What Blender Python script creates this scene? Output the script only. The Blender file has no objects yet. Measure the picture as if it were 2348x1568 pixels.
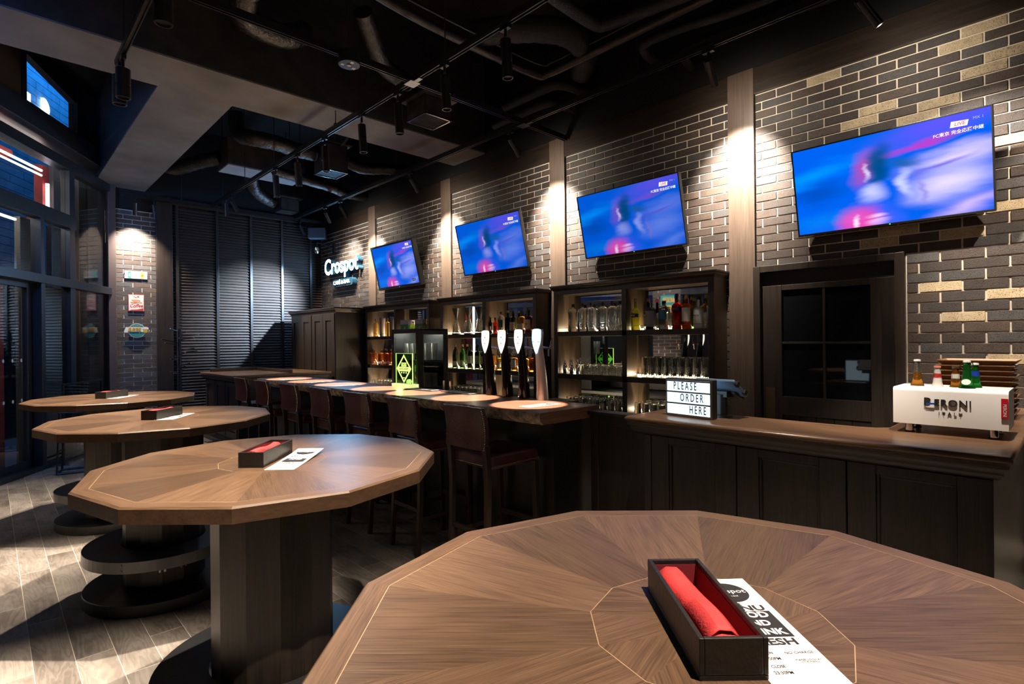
import bpy, bmesh, math, random
from mathutils import Vector, Matrix, Quaternion
R_ = math.radians
random.seed(7)
SC = bpy.context.scene
COL = SC.collection
# ------------------------------------------------------------------ camera
YAW, PIT, ROL, FPX = 0.764452, -0.0015742, -0.0097242, 1254.12
def _cam_dir(x, y, w):
    c, s = math.cos(ROL), math.sin(ROL); x, y = c*x-s*y, s*x+c*y
    c, s = math.cos(PIT), math.sin(PIT); w, y = c*w-s*y, s*w+c*y
    c, s = math.cos(YAW), math.sin(YAW)
    return Vector((c*x+s*w, -s*x+c*w, y))
cd = bpy.data.cameras.new('camera'); cam = bpy.data.objects.new('camera', cd); COL.objects.link(cam)
cd.sensor_fit = 'HORIZONTAL'; cd.sensor_width = 36.0; cd.lens = 36.0*FPX/2348.0
cd.clip_start = 0.02; cd.clip_end = 100
_r, _u, _b = _cam_dir(1,0,0), _cam_dir(0,1,0), -_cam_dir(0,0,1)
cam.matrix_world = Matrix(((_r.x,_u.x,_b.x,0),(_r.y,_u.y,_b.y,0),(_r.z,_u.z,_b.z,1.5),(0,0,0,1)))
SC.camera = cam
# ------------------------------------------------------------------ world, exposure, large lights
w = bpy.data.worlds.new('night'); SC.world = w; w.use_nodes = True
w.node_tree.nodes['Background'].inputs[0].default_value = (0.10,0.13,0.2,1)
w.node_tree.nodes['Background'].inputs[1].default_value = 0.035
SC.view_settings.view_transform = 'Standard'; SC.view_settings.look = 'None'
SC.view_settings.exposure = 0.0; SC.view_settings.gamma = 1.0; SC.view_settings.use_curve_mapping = False
SC.cycles.use_denoising = True
SC.cycles.max_bounces = 8; SC.cycles.diffuse_bounces = 4; SC.cycles.glossy_bounces = 4
SC.cycles.transmission_bounces = 8; SC.cycles.transparent_max_bounces = 8
SC.cycles.caustics_reflective = False; SC.cycles.caustics_refractive = False
SC.cycles.sample_clamp_indirect = 4.0; SC.cycles.blur_glossy = 0.5
FA = R_(31); FU = Vector((-math.sin(FA), -math.cos(FA), 0)); FN = Vector((math.cos(FA), -math.sin(FA), 0))
FP0 = Vector((1.31, 10.2, 0))
def fpt(s, off, z): return FP0 + FU*s + FN*off + Vector((0,0,z))
def area(name, loc, target, sx, sy, power, color):
    l = bpy.data.lights.new(name, 'AREA'); l.shape = 'RECTANGLE'; l.size = sx; l.size_y = sy; l.energy = power; l.color = color
    o = bpy.data.objects.new(name, l); COL.objects.link(o); o.location = loc
    o.rotation_euler = (Vector(target)-Vector(loc)).to_track_quat('-Z','Y').to_euler(); return o
# blue signs and street light in the lane outside the glass front; added fills for panel tops, entrance and unseen rear half
area('street_blue_light', fpt(-2.0,-0.75,7.3), fpt(-2.0,-1.85,5.5), 2.4, 0.3, 230, (0.02,0.30,1.0))
area('street_blue_side', fpt(3.0,-1.5,5.0), (1.175,7.4,4.35), 0.35, 0.35, 1500, (0.01,0.28,1.0)).data.spread=R_(30)
area('panel_top_fill', fpt(0.5,-0.22,4.35), fpt(0.5,-0.40,3.0), 1.6, 0.08, 7, (1.0,0.92,0.85))  # added light brightening the tops of the outer panels
area('lane_light', fpt(3.2,-1.6,3.6), fpt(1.5,-0.4,1.0), 1.2, 0.5, 26, (1.0,0.85,0.7))
area('rear_room_fill', (0.6,-3.0,3.9), (1.2,3.0,1.0), 3.0, 1.5, 9, (1.0,0.84,0.68))  # added soft light standing in for the unseen rear of the room
area('entrance_blue_fill', (-1.9,3.6,3.2), (0.5,8.6,2.9), 0.6, 0.5, 22, (0.02,0.28,1.0)).data.spread=R_(75)  # added unseen light inside, for the blue cast on frames and beam
WARM = (1.0,0.83,0.66); NEUT = (1.0,0.87,0.72)
# ------------------------------------------------------------------ tagging
def tag(o, label=None, cat=None, group=None, kind=None):
    if label: o['label'] = label
    if cat: o['category'] = cat
    if group: o['group'] = group
    if kind: o['kind'] = kind
    return o
def thing(name, label, cat, loc=(0,0,0), rz=0.0, group=None):
    o = bpy.data.objects.new(name, None); COL.objects.link(o); o.empty_display_size = 0.1
    o.location = loc; o.rotation_euler = (0,0,rz)
    return tag(o, label, cat, group)
def kids(o): return [c for c in o.children]
def dup(root, loc=None, rz=None, label=None, group=None):
    def cp(o, par):
        c = o.copy(); COL.objects.link(c)
        if par is not None:
            c.parent = par; c.matrix_parent_inverse = o.matrix_parent_inverse.copy()
        for k in kids(o): cp(k, c)
        return c
    ch = kids(root); c = root.copy(); COL.objects.link(c)
    for k in ch: cp(k, c)
    if loc is not None: c.location = loc
    if rz is not None: c.rotation_euler = (0,0,rz)
    if label: c['label'] = label
    if group: c['group'] = group
    return c
# ------------------------------------------------------------------ mesh builder
class B:
    def __init__(s): s.v=[]; s.f=[]; s.m=[]; s.c=[]
    def add(s, vs, fs, mi=0, col=None):
        o=len(s.v); s.v+= [tuple(x) for x in vs]
        for f in fs: s.f.append(tuple(i+o for i in f)); s.m.append(mi); s.c.append(col)
        return s
    def box(s,x0,x1,y0,y1,z0,z1,mi=0,col=None,T=None):
        vs=[Vector(p) for p in ((x0,y0,z0),(x1,y0,z0),(x1,y1,z0),(x0,y1,z0),(x0,y0,z1),(x1,y0,z1),(x1,y1,z1),(x0,y1,z1))]
        if T: vs=[T@p for p in vs]
        return s.add(vs,[(3,2,1,0),(4,5,6,7),(0,1,5,4),(1,2,6,5),(2,3,7,6),(3,0,4,7)],mi,col)
    def fbox(s,s0,s1,o0,o1,z0,z1,mi=0):
        vs=[fpt(a,b,z) for z in (z0,z1) for a,b in ((s0,o0),(s1,o0),(s1,o1),(s0,o1))]
        return s.add(vs,[(3,2,1,0),(4,5,6,7),(0,1,5,4),(1,2,6,5),(2,3,7,6),(3,0,4,7)],mi)
    def prism(s,poly,z0,z1,mi=0,T=None,cap_mi=None):
        n=len(poly); vs=[Vector((x,y,z0)) for x,y in poly]+[Vector((x,y,z1)) for x,y in poly]
        if T: vs=[T@p for p in vs]
        s.add(vs,[(i,(i+1)%n,n+(i+1)%n,n+i) for i in range(n)],mi)
        o=len(s.v)-2*n
        for f in (tuple(range(n-1,-1,-1)),tuple(range(n,2*n))):
            s.f.append(tuple(i+o for i in f)); s.m.append(mi if cap_mi is None else cap_mi); s.c.append(None)
        return s
    def cyl(s,p0,p1,r0,r1=None,n=14,mi=0,cap=True):
        p0,p1=Vector(p0),Vector(p1); r1=r0 if r1 is None else r1
        d=(p1-p0).normalized(); a=d.orthogonal().normalized(); b=d.cross(a)
        vs=[p+ (a*math.cos(t)+b*math.sin(t))*r for p,r in ((p0,r0),(p1,r1)) for t in [2*math.pi*i/n for i in range(n)]]
        fs=[(i,(i+1)%n,n+(i+1)%n,n+i) for i in range(n)]
        if cap: fs+=[tuple(range(n-1,-1,-1)),tuple(range(n,2*n))]
        return s.add(vs,fs,mi)
    def tube(s,pts,r,n=10,mi=0,cap=True):
        pts=[Vector(p) for p in pts]; k=len(pts); rs=r if isinstance(r,(list,tuple)) else [r]*k
        vs=[]; a=None
        for i,p in enumerate(pts):
            d=((pts[min(i+1,k-1)]-p).normalized()+(p-pts[max(i-1,0)]).normalized()).normalized()
            a=d.orthogonal().normalized() if a is None else (a-d*a.dot(d)).normalized()
            b=d.cross(a)
            vs+=[p+(a*math.cos(2*math.pi*j/n)+b*math.sin(2*math.pi*j/n))*rs[i] for j in range(n)]
        fs=[(i*n+j,i*n+(j+1)%n,(i+1)*n+(j+1)%n,(i+1)*n+j) for i in range(k-1) for j in range(n)]
        if cap: fs+=[tuple(range(n-1,-1,-1)),tuple(range((k-1)*n,k*n))]
        return s.add(vs,fs,mi)
    def lathe(s,prof,n=20,o=(0,0,0),mi=0,sq=None):
        ox,oy,oz=o; k=len(prof); vs=[]
        for r,z in prof:
            for j in range(n):
                t=2*math.pi*j/n; q=1.0
                if sq: c,d=abs(math.cos(t)),abs(math.sin(t)); q=(1.0/((c**sq+d**sq)**(1.0/sq)))
                vs.append((ox+r*q*math.cos(t),oy+r*q*math.sin(t),oz+z))
        fs=[(i*n+j,i*n+(j+1)%n,(i+1)*n+(j+1)%n,(i+1)*n+j) for i in range(k-1) for j in range(n)]
        if prof[0][0]>1e-4: fs.append(tuple(range(n-1,-1,-1)))
        if prof[-1][0]>1e-4: fs.append(tuple(range((k-1)*n,k*n)))
        return s.add(vs,fs,mi)
    def build(s,name,mats,parent=None,smooth=False,bevel=0.0,seg=2,loc=None,doubles=False):
        me=bpy.data.meshes.new(name); me.from_pydata(s.v,[],s.f)
        mats=mats if isinstance(mats,(list,tuple)) else [mats]
        for m in mats: me.materials.append(m)
        me.polygons.foreach_set('material_index',s.m)
        if any(c is not None for c in s.c):
            at=me.color_attributes.new('Col','FLOAT_COLOR','CORNER')
            for p in me.polygons:
                c=s.c[p.index] or (1,1,1)
                for li in p.loop_indices: at.data[li].color=(c[0],c[1],c[2],1)
        bm=bmesh.new(); bm.from_mesh(me)
        if doubles: bmesh.ops.remove_doubles(bm,verts=bm.verts,dist=1e-5)
        bmesh.ops.recalc_face_normals(bm,faces=bm.faces); bm.to_mesh(me); bm.free()
        if smooth:
            me.polygons.foreach_set('use_smooth',[True]*len(me.polygons)); me.set_sharp_from_angle(angle=R_(38))
        o=bpy.data.objects.new(name,me); COL.objects.link(o)
        if parent: o.parent=parent
        if loc: o.location=loc
        if bevel:
            b=o.modifiers.new('bevel','BEVEL'); b.width=bevel; b.segments=seg; b.limit_method='ANGLE'; b.angle_limit=R_(40)
        return o
def ngon(n,r,ph=0): return [(r*math.cos(ph+2*math.pi*i/n),r*math.sin(ph+2*math.pi*i/n)) for i in range(n)]
def rrect(w,h,r,n=5):
    p=[]
    for cx,cy,a in ((w/2-r,h/2-r,0),(-w/2+r,h/2-r,90),(-w/2+r,-h/2+r,180),(w/2-r,-h/2+r,270)):
        for i in range(n+1):
            t=R_(a+90*i/n); p.append((cx+r*math.cos(t),cy+r*math.sin(t)))
    return p
def text(name,body,mat,parent,M,size=0.1,extrude=0.0015,bold=0.0,align='CENTER',shear=0.0,sx=1.0,space=1.0,yal='CENTER',lines=1.0):
    cu=bpy.data.curves.new(name,'FONT'); cu.body=body; cu.size=size; cu.extrude=extrude; cu.offset=bold*size
    cu.align_x=align; cu.align_y=yal; cu.shear=shear; cu.space_character=space; cu.space_line=lines; cu.resolution_u=3
    t=bpy.data.objects.new(name,cu); COL.objects.link(t)
    dg=bpy.context.evaluated_depsgraph_get(); me=bpy.data.meshes.new_from_object(t.evaluated_get(dg))
    COL.objects.unlink(t); bpy.data.objects.remove(t); bpy.data.curves.remove(cu)
    me.name=name; me.transform(Matrix.Diagonal((sx,1,1,1))); me.transform(M)
    me.materials.clear(); me.materials.append(mat)
    o=bpy.data.objects.new(name,me); COL.objects.link(o)
    if parent: o.parent=parent
    return o
def basis(o,x,y):
    x=Vector(x).normalized(); y=Vector(y).normalized(); z=x.cross(y); o=Vector(o)
    return Matrix(((x.x,y.x,z.x,o.x),(x.y,y.y,z.y,o.y),(x.z,y.z,z.z,o.z),(0,0,0,1)))
# ------------------------------------------------------------------ materials
def nodes(name):
    m=bpy.data.materials.new(name); m.use_nodes=True; nt=m.node_tree
    return m,nt,nt.nodes['Principled BSDF'],nt.links
def mat(name,col,rough=0.5,metal=0.0,spec=0.5,emit=None,es=0.0,trans=0.0,ior=1.45,alpha=1.0,var=0.0,vs=8.0,bump=0.0,bs=60.0,coat=0.0):
    m,nt,p,L=nodes(name); i=p.inputs
    i['Base Color'].default_value=(*col,1); i['Roughness'].default_value=rough; i['Metallic'].default_value=metal
    i['Specular IOR Level'].default_value=spec; i['IOR'].default_value=ior; i['Transmission Weight'].default_value=trans; i['Alpha'].default_value=alpha
    i['Coat Weight'].default_value=coat
    if emit: i['Emission Color'].default_value=(*emit,1); i['Emission Strength'].default_value=es
    if var>0 or bump>0:
        tc=nt.nodes.new('ShaderNodeTexCoord')
    if var>0:
        n=nt.nodes.new('ShaderNodeTexNoise'); n.inputs['Scale'].default_value=vs; n.inputs['Detail'].default_value=6; L.new(tc.outputs['Object'],n.inputs['Vector'])
        r=nt.nodes.new('ShaderNodeMapRange'); r.inputs['From Min'].default_value=0.3; r.inputs['From Max'].default_value=0.7
        r.inputs['To Min'].default_value=1-var; r.inputs['To Max'].default_value=1+var; L.new(n.outputs['Fac'],r.inputs['Value'])
        x=nt.nodes.new('ShaderNodeVectorMath'); x.operation='SCALE'; x.inputs[0].default_value=col; L.new(r.outputs[0],x.inputs['Scale']); L.new(x.outputs[0],i['Base Color'])
    if bump>0:
        n2=nt.nodes.new('ShaderNodeTexNoise'); n2.inputs['Scale'].default_value=bs; n2.inputs['Detail'].default_value=5; L.new(tc.outputs['Object'],n2.inputs['Vector'])
        b=nt.nodes.new('ShaderNodeBump'); b.inputs['Strength'].default_value=bump; b.inputs['Distance'].default_value=0.01; L.new(n2.outputs['Fac'],b.inputs['Height']); L.new(b.outputs[0],i['Normal'])
    return m
def wood(name,c1,c2,axis=2,rough=0.45,scale=1.0,uv=False,colattr=False,bump=0.15,spec=0.5,coat=0.0):
    m,nt,p,L=nodes(name); tc=nt.nodes.new('ShaderNodeTexCoord'); mp=nt.nodes.new('ShaderNodeMapping')
    sc=[26*scale]*3; sc[axis]=1.6*scale; mp.inputs['Scale'].default_value=sc
    L.new(tc.outputs['UV' if uv else 'Object'],mp.inputs['Vector'])
    n=nt.nodes.new('ShaderNodeTexNoise'); n.inputs['Scale'].default_value=1.0; n.inputs['Detail'].default_value=7; n.inputs['Roughness'].default_value=0.6; n.inputs['Distortion'].default_value=0.6
    L.new(mp.outputs[0],n.inputs['Vector'])
    mp2=nt.nodes.new('ShaderNodeMapping'); s2=[150*scale]*3; s2[axis]=5*scale; mp2.inputs['Scale'].default_value=s2; L.new(tc.outputs['UV' if uv else 'Object'],mp2.inputs['Vector'])
    n2=nt.nodes.new('ShaderNodeTexNoise'); n2.inputs['Scale'].default_value=1.0; n2.inputs['Detail'].default_value=3; L.new(mp2.outputs[0],n2.inputs['Vector'])
    ad=nt.nodes.new('ShaderNodeMix'); ad.inputs[0].default_value=0.62 if uv else 0.45; L.new(n.outputs['Fac'],ad.inputs[2]); L.new(n2.outputs['Fac'],ad.inputs[3])
    cr=nt.nodes.new('ShaderNodeValToRGB'); e=cr.color_ramp.elements; e[0].position=0.36; e[0].color=(*c1,1); e[1].position=0.66; e[1].color=(*c2,1)
    L.new(ad.outputs[0],cr.inputs[0])
    out=cr.outputs[0]
    if colattr:
        va=nt.nodes.new('ShaderNodeVertexColor'); va.layer_name='Col'
        mx=nt.nodes.new('ShaderNodeMix'); mx.data_type='RGBA'; mx.blend_type='MULTIPLY'; mx.inputs[0].default_value=1.0
        L.new(out,mx.inputs[6]); L.new(va.outputs[0],mx.inputs[7]); out=mx.outputs[2]
    L.new(out,p.inputs['Base Color']); p.inputs['Roughness'].default_value=rough; p.inputs['Specular IOR Level'].default_value=spec; p.inputs['Coat Weight'].default_value=coat
    b=nt.nodes.new('ShaderNodeBump'); b.inputs['Strength'].default_value=bump; b.inputs['Distance'].default_value=0.002; L.new(ad.outputs[0],b.inputs['Height']); L.new(b.outputs[0],p.inputs['Normal'])
    return m
M={}
M['black']=mat('black_paint',(0.012,0.012,0.013),0.5)
M['ceil']=mat('black_ceiling',(0.008,0.008,0.009),0.75,var=0.25,vs=3)
M['blackmetal']=mat('black_metal',(0.015,0.015,0.016),0.32,0.0,0.6)
M['steel']=mat('blackened_steel',(0.030,0.031,0.033),0.30,0.0,0.7,var=0.5,vs=5,bump=0.05,bs=25)
M['chrome']=mat('chrome',(0.75,0.75,0.76),0.12,1.0)
M['brushed']=mat('brushed_metal',(0.35,0.34,0.33),0.32,1.0)
M['brass']=mat('brass',(0.55,0.40,0.22),0.3,1.0)
M['duct']=mat('foil_duct',(0.07,0.067,0.065),0.38,0.85,var=0.3,vs=14,bump=0.9,bs=45)
M['ductdark']=mat('dark_lagging',(0.03,0.029,0.028),0.5,0.4,bump=0.6,bs=120)
M['pipe']=mat('dark_pipe',(0.06,0.052,0.045),0.42,0.6,var=0.3,vs=20)
M['sheet']=mat('sheet_metal',(0.12,0.115,0.11),0.42,0.7,var=0.35,vs=6)
M['galv']=mat('grey_unit_panel',(0.34,0.35,0.37),0.6,0.0,var=0.08,vs=4)
M['conc']=mat('raw_concrete',(0.19,0.185,0.182),0.85,0.0,0.3,var=0.22,vs=2.2,bump=0.15,bs=14)
M['beamshade']=mat('beam_side_shade',(0.030,0.031,0.033),0.6,var=0.4,vs=6)  # shade on the unlit beam sides put into the colour
M['gloss']=mat('gloss_black',(0.006,0.006,0.007),0.09,0,0.6)
M['mortar']=mat('mortar',(0.72,0.64,0.52),0.9,var=0.08,vs=40)
M['dwood']=wood('dark_oak',(0.016,0.011,0.0085),(0.040,0.029,0.022),2,0.40)
M['dwoody']=wood('dark_oak_rail',(0.016,0.011,0.0085),(0.044,0.031,0.023),1,0.38)
M['dwoodx']=wood('dark_oak_cross',(0.020,0.012,0.008),(0.052,0.033,0.022),0,0.40)
M['pillar']=wood('pillar_oak',(0.072,0.050,0.038),(0.125,0.09,0.068),2,0.42)
M['louver']=wood('louver_oak',(0.055,0.034,0.025),(0.105,0.068,0.050),0,0.45)
M['shelfin']=wood('shelf_oak',(0.045,0.029,0.018),(0.10,0.066,0.04),2,0.42)
M['top']=wood('walnut_veneer',(0.062,0.035,0.020),(0.150,0.088,0.050),0,0.33,uv=True,colattr=True,bump=0.3,scale=2.1)
M['topedge']=wood('walnut_edge',(0.05,0.026,0.015),(0.10,0.055,0.03),0,0.36)
M['inlay']=mat('inlay_line',(0.36,0.24,0.14),0.5)
M['ctop']=wood('counter_walnut',(0.085,0.045,0.024),(0.19,0.11,0.062),1,0.30,bump=0.12)
M['slabtop']=wood('bubinga_top',(0.22,0.105,0.06),(0.36,0.19,0.115),1,0.33,bump=0.08)
M['slabend']=wood('bubinga_end',(0.15,0.06,0.025),(0.34,0.16,0.07),0,0.5)
M['bark']=mat('live_edge',(0.50,0.37,0.26),0.8,var=0.75,vs=22,bump=1.0,bs=40)
M['leather']=mat('oxblood_leather',(0.088,0.026,0.024),0.33,0.0,0.6,var=0.3,vs=14,bump=0.25,bs=55)
M['stud']=mat('nailhead',(0.75,0.66,0.5),0.25,1.0)
M['legwood']=mat('stool_wood',(0.042,0.024,0.017),0.38,var=0.2,vs=20)
M['paper']=mat('white_paper',(0.86,0.85,0.82),0.6)
M['ink']=mat('black_ink',(0.02,0.02,0.022),0.55)
M['red']=mat('red_cloth',(0.62,0.045,0.045),0.7,var=0.12,vs=30,bump=0.2,bs=300)
M['redlin']=mat('red_lining',(0.20,0.012,0.022),0.8)
M['boxblk']=mat('black_lacquer_box',(0.016,0.015,0.014),0.36,bump=0.1,bs=120)
M['white']=mat('white_gloss',(0.88,0.88,0.88),0.28)
M['plwhite']=mat('white_plastic',(0.80,0.81,0.83),0.4)
M['mirror']=mat('mirror',(0.80,0.80,0.80),0.02,1.0)
M['glass']=mat('clear_glass',(0.95,0.94,0.90),0.02,0,0.6,trans=0.93,ior=1.45)
M['darkglass']=mat('door_glass',(0.006,0.007,0.009),0.03,0,0.7)
def thin_glass(name,tint=(1,1,1),rough=0.0,mixf=0.06):
    m=bpy.data.materials.new(name); m.use_nodes=True; nt=m.node_tree; nt.nodes.clear()
    o=nt.nodes.new('ShaderNodeOutputMaterial'); mx=nt.nodes.new('ShaderNodeMixShader'); t=nt.nodes.new('ShaderNodeBsdfTransparent'); g=nt.nodes.new('ShaderNodeBsdfGlossy')
    t.inputs[0].default_value=(*tint,1); g.inputs[1].default_value=rough
    lw_=nt.nodes.new('ShaderNodeLayerWeight'); lw_.inputs[0].default_value=0.5
    pw=nt.nodes.new('ShaderNodeMath'); pw.operation='POWER'; pw.inputs[1].default_value=4.0; fr=nt.nodes.new('ShaderNodeMath'); fr.operation='MULTIPLY_ADD'; fr.inputs[1].default_value=0.85; fr.inputs[2].default_value=0.03
    nt.links.new(lw_.outputs['Facing'],pw.inputs[0]); nt.links.new(pw.outputs[0],fr.inputs[0]); nt.links.new(fr.outputs[0],mx.inputs[0]); nt.links.new(t.outputs[0],mx.inputs[1]); nt.links.new(g.outputs[0],mx.inputs[2]); nt.links.new(mx.outputs[0],o.inputs[0]); return m
M['pane']=thin_glass('window_glass',(0.86,0.90,0.92))
M['acry']=thin_glass('acrylic',(0.35,0.62,0.35))
M['cooler']=thin_glass('cooler_glass',(0.75,0.78,0.76))
def glow(name,col,s,dark=None): return mat(name,(0.02,0.02,0.02) if dark is None else dark,0.5,emit=col,es=s)
M['lens']=glow('lamp_lens',(1.0,0.88,0.74),14)
M['lensdim']=glow('lamp_lens_side',(1.0,0.92,0.82),2.2)
M['led']=glow('led_strip',(1.0,0.84,0.56),9)
M['sign']=glow('sign_face',(0.25,0.55,1.0),70)
M['signsm']=glow('plaque_letters',(0.55,0.82,1.0),60)
M['tap_w']=glow('tap_lens_warm',(1.0,0.88,0.70),1.7)
M['tap_b']=glow('tap_lens_blue',(0.45,0.74,1.0),2.6)
M['lbox']=glow('lightbox_face',(0.62,0.86,1.0),1.7,(0.6,0.6,0.6))
M['acryglow']=glow('engraved_glow',(0.72,1.0,0.22),1.5)
M['acrybase']=glow('sign_base_glow',(0.86,0.92,0.36),1.0)
M['tube']=glow('neon_tube',(1.0,0.84,0.74),9)
M['tubev']=glow('neon_tube_end',(1.0,0.86,0.9),7)
M['disc']=glow('street_disc',(0.55,0.85,1.0),9)
M['scrim']=mat('tablet_glass',(0.25,0.24,0.25),0.15)
M['navy']=mat('letter_navy',(0.01,0.05,0.12),0.5)
M['fframe']=mat('facade_metal',(0.028,0.033,0.042),0.34,0.3,0.6)
M['bronze']=mat('bronze_post',(0.16,0.125,0.12),0.36,0.5)
M['redpaint']=mat('red_paint',(0.42,0.045,0.035),0.45,var=0.3,vs=7)
M['panel']=mat('grey_outer_panel',(0.15,0.145,0.14),0.4,0.3)
def colour(name,c,rough=0.4): 
    if name not in M: M[name]=mat(name,c,rough)
    return M[name]
# bricks: one colour per brick, speckled and rough
def brick_mat():
    m,nt,p,L=nodes('clinker_brick'); va=nt.nodes.new('ShaderNodeVertexColor'); va.layer_name='Col'; tc=nt.nodes.new('ShaderNodeTexCoord')
    v=nt.nodes.new('ShaderNodeTexNoise'); v.inputs['Scale'].default_value=170; v.inputs['Detail'].default_value=3; L.new(tc.outputs['Object'],v.inputs['Vector'])
    r=nt.nodes.new('ShaderNodeMapRange'); r.inputs['From Min'].default_value=0.36; r.inputs['From Max'].default_value=0.46; r.inputs['To Min'].default_value=0.35; r.inputs['To Max'].default_value=1.0; L.new(v.outputs['Fac'],r.inputs['Value'])
    n=nt.nodes.new('ShaderNodeTexNoise'); n.inputs['Scale'].default_value=14; L.new(tc.outputs['Object'],n.inputs['Vector'])
    r2=nt.nodes.new('ShaderNodeMapRange'); r2.inputs['To Min'].default_value=0.65; r2.inputs['To Max'].default_value=1.35; L.new(n.outputs['Fac'],r2.inputs['Value'])
    mu=nt.nodes.new('ShaderNodeMath'); mu.operation='MULTIPLY'; L.new(r.outputs[0],mu.inputs[0]); L.new(r2.outputs[0],mu.inputs[1])
    x=nt.nodes.new('ShaderNodeVectorMath'); x.operation='SCALE'; L.new(va.outputs[0],x.inputs[0]); L.new(mu.outputs[0],x.inputs['Scale']); L.new(x.outputs[0],p.inputs['Base Color'])
    p.inputs['Roughness'].default_value=0.62
    b=nt.nodes.new('ShaderNodeBump'); b.inputs['Strength'].default_value=0.55; b.inputs['Distance'].default_value=0.004; L.new(v.outputs['Fac'],b.inputs['Height']); L.new(b.outputs[0],p.inputs['Normal'])
    return m
M['brick']=brick_mat()
def floor_mat():
    m,nt,p,L=nodes('wood_look_tile'); tc=nt.nodes.new('ShaderNodeTexCoord'); mp=nt.nodes.new('ShaderNodeMapping')
    mp.inputs['Rotation'].default_value=(0,0,R_(90)); mp.inputs['Location'].default_value=(0.32,0.009,0); L.new(tc.outputs['Object'],mp.inputs['Vector'])
    def brick():
        b=nt.nodes.new('ShaderNodeTexBrick'); b.offset=0.34; b.offset_frequency=2; b.squash=1; b.inputs['Scale'].default_value=1.0
        b.inputs['Brick Width'].default_value=0.90; b.inputs['Row Height'].default_value=0.15; b.inputs['Mortar Size'].default_value=0.0016; b.inputs['Mortar Smooth'].default_value=0.1; b.inputs['Bias'].default_value=0.0
        L.new(mp.outputs[0],b.inputs['Vector']); return b
    b=brick(); b.inputs['Color1'].default_value=(0,0,0,1); b.inputs['Color2'].default_value=(1,1,1,1); b.inputs['Mortar'].default_value=(0.5,0.5,0.5,1)
    # grain, shifted plank by plank
    sh=nt.nodes.new('ShaderNodeVectorMath'); sh.operation='SCALE'; L.new(b.outputs['Color'],sh.inputs[0]); sh.inputs['Scale'].default_value=9.0
    ad=nt.nodes.new('ShaderNodeVectorMath'); ad.operation='ADD'; L.new(tc.outputs['Object'],ad.inputs[0]); L.new(sh.outputs[0],ad.inputs[1])
    m2=nt.nodes.new('ShaderNodeMapping'); m2.inputs['Scale'].default_value=(9,1.5,9); L.new(ad.outputs[0],m2.inputs['Vector'])
    n=nt.nodes.new('ShaderNodeTexNoise'); n.inputs['Scale'].default_value=1.0; n.inputs['Detail'].default_value=4; n.inputs['Distortion'].default_value=0.4; L.new(m2.outputs[0],n.inputs['Vector'])
    # growth rings: bands of the noise value
    k=nt.nodes.new('ShaderNodeMath'); k.operation='MULTIPLY'; k.inputs[1].default_value=80; L.new(n.outputs['Fac'],k.inputs[0])
    si=nt.nodes.new('ShaderNodeMath'); si.operation='SINE'; L.new(k.outputs[0],si.inputs[0])
    m3=nt.nodes.new('ShaderNodeMapping'); m3.inputs['Scale'].default_value=(3,2,3); L.new(ad.outputs[0],m3.inputs['Vector'])
    n3=nt.nodes.new('ShaderNodeTexNoise'); n3.inputs['Scale'].default_value=1.5; n3.inputs['Detail'].default_value=3; L.new(m3.outputs[0],n3.inputs['Vector'])
    f=nt.nodes.new('ShaderNodeMath'); f.operation='MULTIPLY_ADD'; f.inputs[1].default_value=0.06; L.new(si.outputs[0],f.inputs[0]); L.new(n3.outputs['Fac'],f.inputs[2])
    cr=nt.nodes.new('ShaderNodeValToRGB'); e=cr.color_ramp.elements; e[0].position=0.3; e[0].color=(0.15,0.128,0.108,1); e[1].position=0.72; e[1].color=(0.40,0.36,0.315,1); L.new(f.outputs[0],cr.inputs[0])
    tint=nt.nodes.new('ShaderNodeMapRange'); tint.inputs['To Min'].default_value=0.72; tint.inputs['To Max'].default_value=1.12; L.new(b.outputs['Color'],tint.inputs['Value'])
    x=nt.nodes.new('ShaderNodeVectorMath'); x.operation='SCALE'; L.new(cr.outputs[0],x.inputs[0]); L.new(tint.outputs[0],x.inputs['Scale'])
    mx=nt.nodes.new('ShaderNodeMix'); mx.data_type='RGBA'; L.new(b.outputs['Fac'],mx.inputs[0]); L.new(x.outputs[0],mx.inputs[6]); mx.inputs[7].default_value=(0.62,0.55,0.47,1)
    L.new(mx.outputs[2],p.inputs['Base Color']); p.inputs['Roughness'].default_value=0.42
    bp=nt.nodes.new('ShaderNodeBump'); bp.inputs['Strength'].default_value=0.12; bp.inputs['Distance'].default_value=0.004; L.new(f.outputs[0],bp.inputs['Height']); L.new(bp.outputs[0],p.inputs['Normal'])
    return m
M['floor']=floor_mat()
# ================================================================== SETTING
ZC=5.1
def struct(name,b,m,parent=None,**k):
    o=b.build(name,m,parent,**k)
    if parent is None: tag(o,kind='structure')
    return o
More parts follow.
